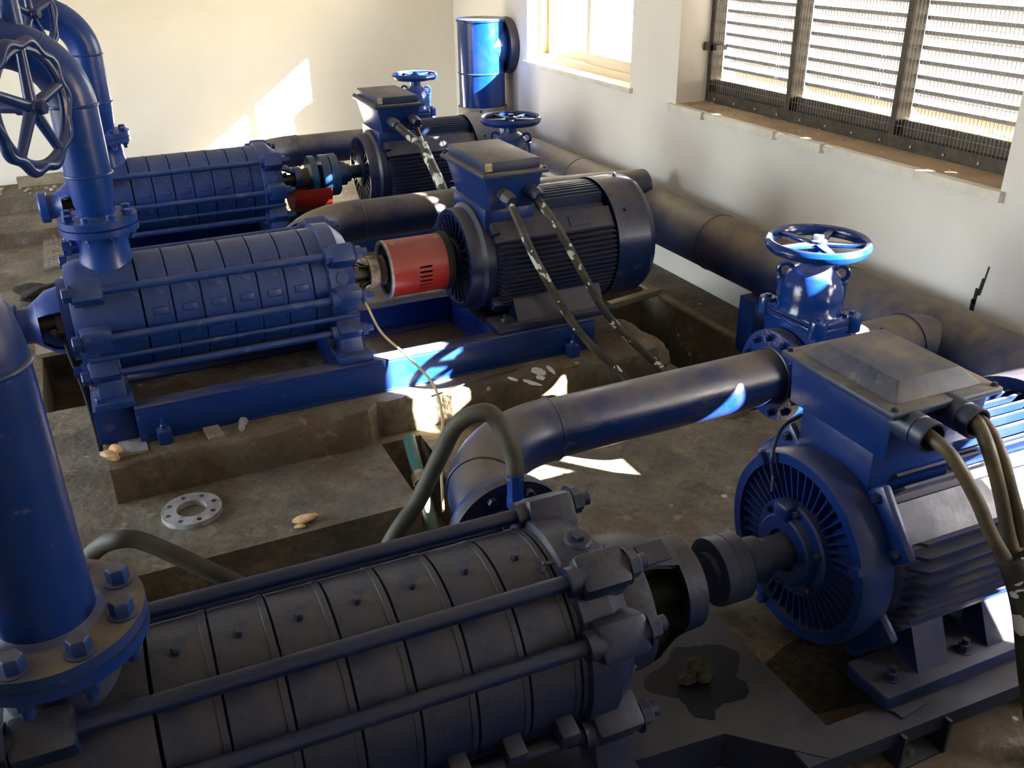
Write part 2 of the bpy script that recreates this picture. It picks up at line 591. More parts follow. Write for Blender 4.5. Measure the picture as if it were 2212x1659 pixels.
# ------------------------------------------------------------------ window 2: louvred opening behind wire mesh
XLV = 3.50
w = bpy.data.objects.new('window_2', None)
C.objects.link(w)
w.location = (XLV, (W2[0] + W2[1]) / 2, W2[2])
struct(w)
hy, hz = (W2[1] - W2[0]) / 2, W2[3] - W2[2] - .005
yc = (W2[0] + W2[1]) / 2
mull = [3.995 - yc, 3.256 - yc]
b = B()
b.bx(-.02, .06, -hy + .001, hy - .001, .005, .065)
b.bx(-.02, .13, -hy + .001, hy - .001, hz - .14, hz)
for y in (-hy + .02, hy - .02):
    b.bx(-.02, .06, y - .018, y + .018, .065, hz - .05)
b.bx(-.02, .06, hy - .07, hy - .0, .30, .33)
b.build('louvre_frame', 'louvre_frame', w)
for m_ in mull:
    B().bx(-.025, .06, m_ - .017, m_ + .017, .065, hz - .05).build('mullion', 'louvre_frame', w)
for k in range(12):
    y = -hy + .1 + k * (2 * hy - .2) / 11
    inst_o = B().cyl((-.028, y, .03), (-.02, y, .03), .006, None, 8).build('screw', 'steel', w) if k == 0 else None
    if k == 0:
        scr = inst_o
    else:
        inst(scr, w, (0, y - (-hy + .1), 0))
bays = [(-hy + .04, mull[1] - .017), (mull[1] + .017, mull[0] - .017), (mull[0] + .017, hy - .04)]
for y0, y1 in bays:
    first = None
    k = 0
    z = .166
    B().bx(.02, .035, y0, y1, .06, .132).build('kick_plate', 'louvre_frame', w)
    while z < hz - .13:
        if first is None:
            r = Matrix.Rotation(math.radians(38), 3, 'Y')
            first = B().box((0, 0, 0), (.080, y1 - y0 - .004, .004), r).box((-.0315, 0, .031), (.004, y1 - y0 - .004, .017)).build('slat', 'slat', w)
            first.location = (.095, (y0 + y1) / 2, z)
        else:
            inst(first, w, (.095, (y0 + y1) / 2, z))
        z += .0635
        k += 1
b = B()
ny, nz = int(2 * hy / .021), int((hz - .1) / .05)
for i in range(ny + 1):
    y = -hy + .035 + i * (2 * hy - .07) / ny
    b.box((-.016, y, hz / 2), (.0016, .0016, hz - .12))
for i in range(nz + 1):
    z = .06 + i * (hz - .12) / nz
    b.box((-.018, 0, z), (.0014, 2 * hy - .07, .0014))
b.build('wire_mesh', 'mesh', w)
B().bx(-.06, -.02, hy - .025, hy - .001, .30, .345).build('lug', 'louvre_frame', w)
# sill of the louvred opening: dusty top with a chipped plaster edge
sl = bpy.data.objects.new('trim_2', None)
C.objects.link(sl)
struct(sl)
B().bx(XW + .012, XW + WT, W2[0] + .001, W2[1] - .001, W2[2] - .03, W2[2] + .006).build('sill_top', 'sill', sl)
rnd = random.Random(5)
b = B()
n = 60
for i in range(n):
    y0 = W2[0] - .02 + (W2[1] - W2[0] + .08) * i / n
    y1 = W2[0] - .02 + (W2[1] - W2[0] + .08) * (i + 1) / n
    chip = rnd.uniform(0, .0012) + (.018 if i in (24, 25, 33, 34, 50) else 0)
    b.bx(XW - .028 + chip, XW + .012, y0, y1, W2[2] - .04 + chip * .5, W2[2] + .004 - chip * .6)
b.build('sill_edge', 'sill_edge', sl)
b = B()
for i in range(70):
    x, y = rnd.uniform(XW + .02, XW + .2), W2[0] + .03 + (W2[1] - W2[0] - .08) * rnd.random() ** .6
    s_ = rnd.uniform(.003, .008)
    b.box((x, y, W2[2] + .006 + s_ * .4), (s_, s_ * 1.5, s_ * .8), Matrix.Rotation(rnd.uniform(0, 3), 3, 'Z'))
tag(b.build('grit', 'rubble'), 'plaster crumbs and grit scattered along the sill below the louvres', 'grit', kind='stuff')

# the next window (just out of the picture) lets the sun in through an added mask that shapes its patches
w = bpy.data.objects.new('window_3', None)
C.objects.link(w)
struct(w)
b = B()
us = sorted({W3[0], W3[1], *[h[0] for h in W3H], *[h[1] for h in W3H]})
zs = sorted({W3[2], W3[3], *[h[2] for h in W3H], *[h[3] for h in W3H]})
for i in range(len(us) - 1):
    for k in range(len(zs) - 1):
        u, z = (us[i] + us[i + 1]) / 2, (zs[k] + zs[k + 1]) / 2
        if not any(h[0] < u < h[1] and h[2] < z < h[3] for h in W3H):
            b.bx(XW + .005, XW + .025, us[i], us[i + 1], zs[k], zs[k + 1])
b.build('sun_mask', 'alu', w)

# ground and shrubs outside
struct(B().bx(-40, 60, -40, 60, -.9, -.62).build('ground', 'yard'))
struct(B().bx(4.2, 30, 9.5, 34, -.62, -.60).build('bright_slab', 'bright_slab'))  # pale slab added to keep the view through the sliding window bright
def shrub(x, y, z, s, seed, label):
    rnd = random.Random(seed)
    t = thing('shrub', label, 'shrub', (x, y, -.62))
    b = B()
    for i in range(900):
        d = V((rnd.gauss(0, 1), rnd.gauss(0, 1), rnd.gauss(0, 1))).normalized() * rnd.uniform(.35, 1) * s
        c = V((d.x, d.y, z + .62 + d.z * .8))
        r = Matrix.Rotation(rnd.uniform(0, 6), 3, V((rnd.random(), rnd.random(), rnd.random())).normalized())
        b.box(c, (.09 * s, .045 * s, .004), r)
    b.build('foliage', 'leaf', t)
    b = B()
    for i in range(5):
        b.tube([(0, 0, 0), (rnd.uniform(-.1, .1), rnd.uniform(-.1, .1), (z + .6) * .5), (rnd.uniform(-.4, .4) * s, rnd.uniform(-.4, .4) * s, z + .6)], .02, 8)
    b.build('stem', 'wood', t)
shrub(7.6, 13.2, 1.9, .9, 3, 'sunlit leafy shrub seen through the left pane of the sliding window')
shrub(8.2, 4.2, .0, .9, 4, 'sunlit yellow-green shrub outside behind the louvres')
shrub(9.0, 6.0, .0, 1.0, 8, 'sunlit shrub glimpsed through the left louvre bay')
#PART3
# ------------------------------------------------------------------ multistage pump
# local frame: x along the shaft from the discharge nozzle towards the motor, z up from the frame top, shaft at z = h
def make_pump(label, loc, rz, h, nst, x_b, pitch, rb, rr, rod_r, angs, x_cov, cov_w, nozzle_z, fl_r, noz_r, mat, style, group):
    t = thing('multistage_pump', label, 'pump', loc, rz, group)
    A = lambda a, r, x: V((x, -r * math.cos(math.radians(a)), h + r * math.sin(math.radians(a))))
    X = (1, 0, 0)
    o0 = (0, 0, h)
    # --- discharge casing (left) with the nozzle rising out of it
    xl = x_b - .14 - .12
    b = B().lathe([(xl, rb * .55), (xl, rb * .93), (xl + .02, rb * .97), (xl + .05, rb + .002), (x_b - .004, rb + .002)], o0, X, 64)
    xa, xb2 = xl + .015, xl + .13
    for a in angs:
        c = A(a, rr, (xa + xb2) / 2)
        r = Matrix.Rotation(math.radians(a), 3, 'X').transposed()
        r = Matrix.Rotation(-math.radians(a), 3, 'X')
        b.box(A(a, rr - .012, (xa + xb2) / 2), (xb2 - xa, .085, .085), r, .014)
        b.lathe([(xa - .0, .03), (xb2, .03)], (0, c.y, c.z), X, 20)
    dc = b.build('discharge_casing', mat, t)
    nr = noz_r * 1.3 if style != 'front' else noz_r * 1.15
    b = B().lathe([(rb * .55, nr * 1.25), (rb * .95, nr * 1.08), (rb * 1.1, nr), (nozzle_z - .05, nr * .97), (nozzle_z - .026, nr * 1.02)], (0, 0, h), (0, 0, 1), 44)
    b.lathe([(0, .026), (.05, .026)], (-nr - .03, 0, h + rb + .06), X, 16)
    b.hexa((-nr - .052, 0, h + rb + .06), X, .032, .03)
    b.build('discharge_nozzle', mat if style == 'front' else 'blue_bright', t)
    f = B().ring((0, 0, h + nozzle_z - .028), (0, 0, 1), fl_r, noz_r * .8, .026, 56).build('nozzle_flange', 'blue_bright' if style != 'front' else 'blue', t)
    # --- end plate, gland bracket and outboard disc on the left
    b = B().lathe([(xl - .035, rb * .5), (xl - .035, rb * .72), (xl - .005, rb * .72), (xl, rb * .66)], o0, X, 48)
    b.build('end_plate', mat, t)
    xs = xl - .035
    b = B()
    for a0, a1 in ((34, 150), (210, 322)):
        b.lathe([(xs, rb * .60), (xs - .05, rb * .55), (xs - .095, rb * .40), (xs - .095, rb * .33), (xs - .05, rb * .47), (xs, rb * .52), (xs, rb * .60)], o0, X, 20, math.radians(180 - a1), math.radians(180 - a0), False)
    b.lathe([(xs - .092, rb * .30), (xs - .088, rb * .43), (xs - .12, rb * .32), (xs - .16, rb * .30), (xs - .16, rb * .2), (xs - .092, rb * .2)], o0, X, 40, caps=False)
    b.lathe([(xs - .125, rb * .24), (xs - .125, rb * .31), (xs - .165, rb * .31), (xs - .165, rb * .24)], o0, X, 40, caps=False)
    b.lathe([(xs - .212, rb * .1), (xs - .212, rb * .36), (xs - .203, rb * .39), (xs - .165, rb * .39), (xs - .160, rb * .35), (xs - .160, rb * .1)], o0, X, 48)
    b.build('bearing_bracket', mat if style == 'front' else 'blue_bright', t)
    b = B().cyl((xs - .18, 0, h), (xs + .02, 0, h), rb * .13)
    b.lathe([(xs - .03, rb * .3), (xs - .005, rb * .3)], o0, X, 24)
    for s in (-1, 1):
        b.cyl((xs - .06, s * rb * .2 - .02, h + s * .02), (xs, s * rb * .2 - .02, h + s * .02), .009, None, 10)
        b.hexa((xs - .05, s * rb * .2 - .02, h + s * .02), X, .018, .016)
    b.build('gland', 'iron', t)
    # --- the stages
    first = None
    for k in range(nst):
        if first is None:
            b = B().lathe([(.0015, rb * .9), (.0015, rb - .004), (.004, rb), (pitch - .017, rb), (pitch - .016, rb + .0015), (pitch - .003, rb + .0015), (pitch - .0006, rb - .004), (pitch - .0006, rb * .9)], o0, X, 72, caps=False)
            if style != 'front':
                p = A(14, rb, pitch * .55)
                b.box(p, (pitch * .5, .012, .032), Matrix.Rotation(-math.radians(14), 3, 'X'), .004)
            else:
                b.hexa(A(84, rb - .004, pitch * .45), A(84, 1, 0) - V((0, 0, h)), .010, .02)
            first = b.build('stage_casing', mat, t)
            first.location.x = x_b
        else:
            inst(first, t, (x_b + k * pitch, 0, 0))
    B().lathe([(x_b, rb * .93), (x_cov, rb * .93)], o0, X, 48).build('inner_sleeve', 'inside', t)
    # --- suction casing (right) with the lugs that hold the tie rods
    x1 = x_cov + cov_w
    xe = x_b + nst * pitch
    b = B().lathe([(xe + .001, rb - .006), (xe + .004, rb), (x_cov - .006, rb + .001), (x_cov, rb + .016), (x_cov + cov_w * .55, rb + .014), (x1 - .02, rb * .93), (x1, rb * .84), (x1, rb * .5)], o0, X, 72)
    for a in angs:
        r = Matrix.Rotation(-math.radians(a), 3, 'X')
        wd = .088 if style != 'front' else .095
        b.box(A(a, rr - .012, x_cov + cov_w * .52), (cov_w * .92, .092, wd), r, .016)
        c = A(a, rr, 0)
        b.lathe([(x_cov - .015, .034), (x1 - .004, .034)], (0, c.y, c.z), X, 20)
    if style == 'front':
        b.lathe([(0, .034), (.018, .034), (.024, .028)], A(82, rb - .004, x_cov + cov_w * .5), A(82, 1, 0) - V((0, 0, h)), 24)
        b.hexa(A(82, rb + .018, x_cov + cov_w * .5), A(82, 1, 0) - V((0, 0, h)), .016, .016)
    else:
        b.lathe([(0, .026), (.03, .026)], A(18, rb - .01, x_cov + cov_w * .45), A(18, 1, 0) - V((0, 0, h)), 20)
    b.build('suction_casing', mat, t)
    # suction nozzle towards the back
    yb = .40
    b = B().lathe([(rb * .7, noz_r * 1.45), (rb * 1.02, noz_r * 1.2), (yb - .028, noz_r * 1.08)], (x_cov + cov_w * .5, 0, h), (0, 1, 0), 40)
    b.build('suction_nozzle', mat, t)
    f = B().ring((x_cov + cov_w * .5, yb - .03, h), (0, 1, 0), fl_r, noz_r * .9, .028, 56).build('suction_flange', mat, t)
    bolt_circle(f, (x_cov + cov_w * .5, yb - .03, h), (0, -1, 0), fl_r * .82, 8, .015, .018, mat, PI / 8, 'bolt')
    # --- tie rods with nuts
    xr0, xr1 = xl - .0, x1 + .0
    rod = None
    for a in angs:
        c = A(a, rr, 0)
        rod = B().cyl((xr0 - .01, c.y, c.z), (xr1 + .05, c.y, c.z), rod_r, None, 18).build('tie_rod', 'rod_front' if style == 'front' else mat, t)
        for xx, d in ((xr1 - .004, 1), (xr0 + .016, -1)):
            bolt(rod, (xx, c.y, c.z), (d, 0, 0), rod_r * 1.75, rod_r * 1.7, mat, 'nut')
    if style != 'front':
        B().tube([A(-20, rr - .012, xl + .03), A(-20, rr - .012, x1 - .01)], rod_r * .62, 12).build('drain_line', mat, t)
    # --- bearing bracket on the motor side: shell with an opening, shaft inside
    if style == 'front':
        R0 = rb * .72
        prof = [(x1 - .01, R0), (x1 + .085, R0)]
        b = B().lathe([(x1 - .012, R0 * .8), (x1 - .012, R0 * .96), (x1 + .0, R0), (x1 + .07, R0), (x1 + .085, R0 * .985), (x1 + .085, R0 * .9)], o0, X, 56, caps=False)
        for a0, a1 in ((62, 142), (205, 312)):
            b.lathe([(x1 + .083, R0 * .985), (x1 + .13, R0 * .95), (x1 + .19, R0 * .76), (x1 + .225, R0 * .70),
                     (x1 + .225, R0 * .62), (x1 + .185, R0 * .66), (x1 + .125, R0 * .87), (x1 + .083, R0 * .9), (x1 + .083, R0 * .985)], o0, X, 28, math.radians(180 - a1), math.radians(180 - a0), False)
        b.lathe([(x1 + .205, R0 * .6), (x1 + .205, R0 * .72), (x1 + .262, R0 * .70), (x1 + .268, R0 * .66), (x1 + .268, R0 * .3)], o0, X, 48, caps=False)
        b.build('bearing_bracket', mat, t)
        B().lathe([(x1 + .005, .001), (x1 + .005, R0 * .95)], o0, X, 40, caps=False).lathe([(x1, .05), (x1 + .25, .045)], o0, X, 24).build('shaft', 'inside', t)
        fl_ = B().lathe([(x1 - .02, R0 * .9), (x1 - .02, R0 * 1.08), (x1 - .002, R0 * 1.08), (x1 - .002, R0 * .9)], o0, X, 56, caps=False).build('bracket_flange', mat, t)
        bolt_circle(fl_, (x1 - .002, 0, h), X, R0 * 1.03, 10, .013, .016, mat, .3, 'bolt', .012)
        B().box(A(72, R0 + .003, x1 + .13), (.075, .004, .06), Matrix.Rotation(-math.radians(72), 3, 'X')).build('cover_strip', mat, t)
    else:
        R0 = rb * .56
        b = B().lathe([(x1 - .01, R0 * .7), (x1 - .01, R0), (x1 + .014, R0), (x1 + .014, R0 * .8)], o0, X, 40, caps=False)
        for a0, a1 in ((46, 150), (215, 325)):
            b.lathe([(x1 + .012, R0 * .96), (x1 + .05, R0 * .84), (x1 + .085, R0 * .56), (x1 + .115, R0 * .5),
                     (x1 + .115, R0 * .36), (x1 + .08, R0 * .42), (x1 + .045, R0 * .68), (x1 + .012, R0 * .78), (x1 + .012, R0 * .96)], o0, X, 22, math.radians(180 - a1), math.radians(180 - a0), False)
        b.lathe([(x1 + .105, R0 * .3), (x1 + .105, R0 * .56), (x1 + .15, R0 * .54), (x1 + .155, R0 * .3)], o0, X, 40, caps=False)
        b.build('bearing_bracket', 'cream' if style == 'mid' else mat, t)
        b = B().lathe([(x1, .03), (x1 + .17, .028)], o0, X, 20)
        b.lathe([(x1 + .02, .05), (x1 + .035, .05)], o0, X, 20)
        for s in (-1, 1):
            b.hexa((x1 + .035, -.04, h + s * .04), X, .015, .02)
        b.build('gland', 'iron', t)
    # --- feet
    for xc in (xl + .085, x_cov + cov_w * .5):
        for s in (-1, 1):
            b = B()
            yo = s * (rb * 1.02)
            b.extr([(xc - .05, s * rb * .45, h - rb * .82), (xc - .05, s * rb * .86, h - rb * .40), (xc - .05, yo + s * .035, .03), (xc - .05, yo - s * .06, .03)], (.10, 0, 0))
            b.bx(xc - .075, xc + .075, yo - .085, yo + .075, 0, .03)
            ft = b.build('foot', mat, t, 35, .004)
            for dx in (-.055,):
                bolt(ft, (xc + dx, yo - .055, .03), (0, 0, 1), .014, .016, mat)
    if style != 'front':
        # drain plug block low on the left foot
        B().lathe([(0, .03), (.06, .034)], (xl - .01, -rb * .62, h - rb * .75), X, 20).hexa((xl - .04, -rb * .62, h - rb * .75), X, .024, .032).build('drain_plug', 'blue_bright', t)
    return t, A

S1_RZ = -.027
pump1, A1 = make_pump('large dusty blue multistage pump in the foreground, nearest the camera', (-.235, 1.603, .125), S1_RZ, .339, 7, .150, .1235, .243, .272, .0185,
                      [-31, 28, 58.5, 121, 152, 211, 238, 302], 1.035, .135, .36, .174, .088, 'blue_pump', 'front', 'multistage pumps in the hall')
# square lugs along the low front of the foreground pump
for k, x in enumerate((.478, .607, .735)):
    pt = A1(-22 if k < 2 else -21, .243, x + .235)
    o = B().box((0, 0, 0), (.045, .075, .05), None, .004).build('square_lug', 'blue_pump', pump1)
    o.location = pt + V((0, -.015, 0))
    o.rotation_euler = (.25, 0, 0)
o = B().lathe([(0, .006), (.02, .006), (.024, .003)], (0, 0, 0), (0, 0, 1), 10)
for k in range(3):
    a = k * 2.09
    o.box((.014 * math.cos(a), .014 * math.sin(a), .018), (.022, .010, .004), Matrix.Rotation(a, 3, 'Z'))
o = o.build('vent_cock', 'blue_pump', pump1)
o.location = A1(72, .243, .76 + .235)
o.rotation_euler = (math.radians(16), 0, 0)

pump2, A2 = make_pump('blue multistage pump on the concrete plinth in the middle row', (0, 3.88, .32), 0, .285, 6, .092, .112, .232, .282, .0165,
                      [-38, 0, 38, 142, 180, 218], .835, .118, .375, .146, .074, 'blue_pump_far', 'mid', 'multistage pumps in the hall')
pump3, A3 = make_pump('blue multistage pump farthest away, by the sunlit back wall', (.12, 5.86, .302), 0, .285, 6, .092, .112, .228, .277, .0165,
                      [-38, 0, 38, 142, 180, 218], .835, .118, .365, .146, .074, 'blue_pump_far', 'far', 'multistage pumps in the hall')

# ------------------------------------------------------------------ electric motors
def make_motor(label, loc, rz, h, p, group):
    t = thing('electric_motor', label, 'motor', loc, rz, group)
    X = (1, 0, 0)
    o0 = (0, 0, h)
    mat = p['mat']
    R, xf, x0, x1 = p['R'], p['xf'], p['x0'], p['x1']
    # finned frame
    b = B().lathe([(x0 - .02, R * .80), (x0, R * .86), (x1 - .01, R * .86), (x1, R * .8)], o0, X, 64)
    st = p['fin']
    z = -R * .80
    while z < R * .52:
        w = math.sqrt(max(R * R * 1.0 - z * z, 0))
        wi = math.sqrt(max((R * .84) ** 2 - z * z, 0))
        for s in (-1, 1):
            th = p['fth']
            ch = p['chamf']
            b.extr([(x0, s * wi * .97, h + z - th / 2), (x0 + ch, s * w, h + z - th / 2), (x1 - .01, s * w, h + z - th / 2), (x1 - .01, s * wi * .97, h + z - th / 2)], (0, 0, th))
        z += st
    y = -R * .42
    while y <= R * .42:
        if True:
            w = math.sqrt(R * R * 1.0 - y * y)
            wi = math.sqrt((R * .84) ** 2 - y * y)
            xs_ = p['box_x'][1] - .02
            th = p['fth']
            b.extr([(xs_, y - th / 2, h + wi * .97), (xs_, y - th / 2, h + w), (x1 - .01, y - th / 2, h + w), (x1 - .01, y - th / 2, h + wi * .97)], (0, th, 0))
        y += st
    for a in (38, 142):     # flat pads along the shoulders
        c = V((0, -R * .9 * math.cos(math.radians(a)), h + R * .9 * math.sin(math.radians(a))))
        b.box(((x0 + x1) / 2 - .01, c.y * .985, h + (c.z - h) * .985), (x1 - x0 + .01, R * .12, R * .36), Matrix.Rotation(-math.radians(a), 3, 'X'))
    if p['style'] == 'front':
        for a in (54, 61, 126, 119):
            ca, sa = math.cos(math.radians(a)), math.sin(math.radians(a))
            q = lambda r, x: (x, -r * ca, h + r * sa)
            b.extr([q(R * .84, x0 + .0), q(R * 1.03, x0 + .04), q(R * 1.03, x1 - .01), q(R * .84, x1 - .01)], (0, sa * .008, ca * .008))
    b.build('finned_frame', mat, t)
    if p['style'] != 'front':
      B().box(((x0 + x1) / 2 + .12, -R * .95 * math.cos(math.radians(38)), h + R * .95 * math.sin(math.radians(38))), (.10, .008, .05), Matrix.Rotation(-math.radians(38), 3, 'X')).build('nameplate', mat, t)
    # drive end shield
    Re = p['Re']
    if p['style'] == 'front':
        b = B().lathe([(x0 - .02, Re * .9), (x0 - .035, Re * .97), (xf + .035, Re), (xf + .012, Re * .99), (xf, Re * .965), (xf, Re * .86), (xf + .03, Re * .83), (xf + .035, Re * .3)], o0, X, 72)
        for k in range(46):
            a = 2 * PI * k / 46
            r = Matrix.Rotation(a, 3, 'X')
            b.box(V((xf + .022, 0, h)) + r @ V((0, 0, Re * .67)), (.024, .005, Re * .36), r)
        for a in (40, 140, 220, 320):
            r = Matrix.Rotation(-math.radians(a), 3, 'X')
            b.box(V((x0 - .03, -Re * 1.0 * math.cos(math.radians(a)), h + Re * 1.0 * math.sin(math.radians(a)))), (.03, .085, .20), r, .012)
        es = b.build('end_shield', 'blue_motor_front', t)
        for a in (26, 54, 126, 154):
            bolt(es, (x0 - .045, -Re * 1.075 * math.cos(math.radians(a)), h + Re * 1.075 * math.sin(math.radians(a))), (-1, 0, 0), .011, .014, mat)
        for a in (20, 128, 250):
            B().box((xf - .006, -Re * .92 * math.cos(math.radians(a)), h + Re * .92 * math.sin(math.radians(a))), (.018, .035, .018), Matrix.Rotation(-math.radians(a), 3, 'X')).build('clip', 'blue_motor_front', es)
        b = B().lathe([(xf + .04, Re * .50), (xf - .005, Re * .50), (xf - .012, Re * .48), (xf - .012, Re * .38), (xf - .03, Re * .37), (xf - .035, Re * .35), (xf - .035, Re * .22), (xf - .02, Re * .21)], o0, X, 56)
        b.box((xf - .02, 0.02, h + Re * .42), (.05, .055, .05), None, .01)
        bc = b.build('bearing_cap', 'blue_motor_front', t)
        bolt_circle(bc, (xf - .012, 0, h), (-1, 0, 0), Re * .44, 6, .010, .012, mat, .4)
        xs = xf - .035
        B().lathe([(xs - .11, .048), (xs + .03, .048)], o0, X, 32).build('shaft', 'dark_blue', t)
        b = B().lathe([(xs - .25, .05), (xs - .25, .056), (xs - .235, .056), (xs - .235, .092), (xs - .230, .094), (xs - .196, .094), (xs - .194, .0925), (xs - .192, .094), (xs - .155, .094), (xs - .15, .09), (xs - .15, .064), (xs - .085, .062), (xs - .08, .05)], o0, X, 56)
        b.build('coupling_half', 'dark_blue', t)
        tube_pts = spline([(xf + .12, .17, h + Re * 1.1), (xf + .04, .15, h + Re * 1.05), (xf - .012, .115, h + Re * .86), (xf - .006, .105, h + Re * .62), (xf - .012, .095, h + Re * .46)], 16)
        B().tube(tube_pts, .0065, 10, True, [.0068 if k % 2 else .0056 for k in range(len(tube_pts))]).build('corrugated_conduit', 'dark_blue', t)
    else:
        b = B().lathe([(x0 - .01, Re * 1.06), (xf + .075, Re * 1.08), (xf + .06, Re * 1.0), (xf + .008, Re * 1.0), (xf, Re * .98), (xf, Re * .90), (xf + .012, Re * .86), (xf + .03, Re * .3)], o0, X, 72)
        for k in range(24):
            a = 2 * PI * k / 24
            r = Matrix.Rotation(a, 3, 'X')
            b.box(V((xf + .014, 0, h)) + r @ V((0, 0, Re * .66)), (.022, .006, Re * .5), r)
        es = b.build('end_shield', mat, t)
        for a in (40, 140, 220, 320):
            r = Matrix.Rotation(-math.radians(a), 3, 'X')
            B().box(V((x0 - .005, -R * .95 * math.cos(math.radians(a)), h + R * .95 * math.sin(math.radians(a)))), (.04, .05, .05), r, .006).build('lug', mat, es)
        b = B().lathe([(xf + .03, Re * .42), (xf - .004, Re * .42), (xf - .012, Re * .36), (xf - .012, Re * .15)], o0, X, 48)
        b.build('bearing_cap', mat, t)
        B().lathe([(xf - .11, .04), (xf + .02, .042)], o0, X, 28).build('shaft', 'dark_blue', t)
    # fan cover
    if p.get('cover'):
        xc0, xc1 = p['cover']
        rc = p['Rc']
        b = B().lathe([(xc0 + .01, rc * .9), (xc0, rc * .985), (xc0, rc), (xc1 - .06, rc), (xc1 - .055, rc * 1.004), (xc1 - .025, rc * .96), (xc1 - .005, rc * .86), (xc1, rc * .78), (xc1, rc * .1)], o0, X, 64)
        fc = b.build('fan_cover', p.get('cover_mat', mat), t)
        for a in (40, 90, 140):
            q = V((xc0 + (.13 if a == 90 else .06), -rc * math.cos(math.radians(a)), h + rc * math.sin(math.radians(a))))
            bolt(fc, q, q - V((q.x, 0, h)), .008, .012, mat, 'screw')
    # feet
    fw = p['foot_w']
    for s in (-1, 1):
        b = B()
        y0, y1 = sorted((s * (fw - .15), s * fw))
        b.bx(p['foot_x'][0], p['foot_x'][1], y0, y1, 0, p['foot_t'])
        ft = b.build('foot', mat, t, 35, .004)
        for xa, xb in p['gus']:
            b = B().extr([(xa, s * R * .70, h - R * .62), (xa, s * R * .80, h - R * .5), (xa, s * (fw - .035), p['foot_t'] - .002), (xa, s * (fw - .14), p['foot_t'] - .002)], (xb - xa, 0, 0))
            b.build('foot_web', mat, ft)
        for xx in p['fbolt']:
            bolt(ft, (xx, s * (fw - .055), p['foot_t']), (0, 0, 1), .017, .02, mat, 'bolt', .02)
    # terminal box
    bx0, bx1, by0, by1, bz0, bz1 = p['box']
    nz = p['neck_z']
    b = B().frustum(bx0 + .015, bx1 - .02, by0 + .05, by1 - .05, nz, bx0 + .015, bx1 - .02, by0 + .05, by1 - .05, bz0 + .002)
    b.frustum(bx0 + p['tap'], bx1 - p['tap'], by0 + p['tap'], by1 - p['tap'], bz0, bx0, bx1, by0, by1, bz1 - .02)
    tb = b.build('terminal_box', p['box_mat'], t, 35, .004)
    b = B().bx(bx0 - .022, bx1 + .022, by0 - .022, by1 + .022, bz1 - .02, bz1)
    if p['style'] == 'front':
        b.frustum(bx0 + .012, bx1 - .012, by0 + .012, by1 - .012, bz1, bx0 + .055, bx1 - .055, by0 + .055, by1 - .055, bz1 + .04)
    else:
        b.bx(bx0 + .008, bx1 - .008, by0 + .008, by1 - .008, bz1, bz1 + .045)
    lid = b.build('lid', 'dust_lid', tb, 35, .006)
    zt = bz1
    for xx in (bx0 - .006, bx1 + .006):
        for yy in (by0 - .006, by1 + .006):
            bolt(lid, (xx, yy, zt), (0, 0, 1), .007, .006, mat, 'screw')
    if p['style'] != 'front':   # worn emboss and a paper tag on the lid
        b = B()
        for k in range(9):
            b.bx(bx0 + .10 + k * .014, bx0 + .108 + k * .014, (by0 + by1) / 2 - .012, (by0 + by1) / 2 + .012, bz1 + .045, bz1 + .0458)
        if p.get('tag'):
            B().box((bx0 + .022, by0 + .006, bz1 + .025), (.03, .006, .035)).build('paper_tag', 'rubble', lid)
    for gx_, gz in p['glands']:
        y = by0 + p['tap'] * (bz1 - gz) / (bz1 - bz0)
        gr = p['gland_r']
        if p['style'] == 'front':
            b = B().lathe([(-.01, gr), (.05, gr), (.052, gr * .93), (.060, gr * .93), (.062, gr * 1.0), (.085, gr * 1.02), (.09, gr * .97), (.09, gr * .84), (.04, gr * .84)], (gx_, y, gz), (0, -1, 0), 36, caps=False)
            b.lathe([(.04, gr * .84), (.041, .001)], (gx_, y, gz), (0, -1, 0), 36, caps=False)
        else:
            b = B().lathe([(-.01, gr), (.02, gr), (.022, gr * .85), (.03, gr * .85)], (gx_, y, gz), (.12, -1, -.2), 8)
            b.lathe([(.03, gr * 1.1), (.065, gr * 1.1), (.075, gr * .95), (.085, gr * .8)], (gx_, y, gz), (.12, -1, -.2), 8)
        b.build('cable_gland', 'dark_blue' if p['style'] == 'front' else 'blue_motor', tb)
    return t

m1p = dict(style='front', mat='blue_motor_near', R=.295, Re=.275, xf=0, x0=.135, x1=.81, fin=.036, fth=.010, chamf=.055, box_x=(.05, .41),
           cover=(.82, 1.02), Rc=.325, foot_w=.335, foot_x=(.085, .82), foot_t=.045, gus=[(.225, .335), (.48, .62)], fbolt=(.15, .41),
           box=(.075, .385, -.185, .185, .40 + .02, .40 + .185), neck_z=.32 + .2 - .05, tap=.006, box_mat='blue_motor_front', glands=[(.155, .50), (.285, .505)], gland_r=.040)
# heights in the box are measured from the foot: shaft h = .334
m1p['box'] = (.075, .385, -.185, .185, .685, .835)
m1p['neck_z'] = .52
m1p['glands'] = [(.115, .792), (.255, .797)]
motor1 = make_motor('large blue finned motor in the right foreground with a bare coupling half', (1.552, 1.555, .130), S1_RZ, .334, m1p, 'finned motors in the hall')

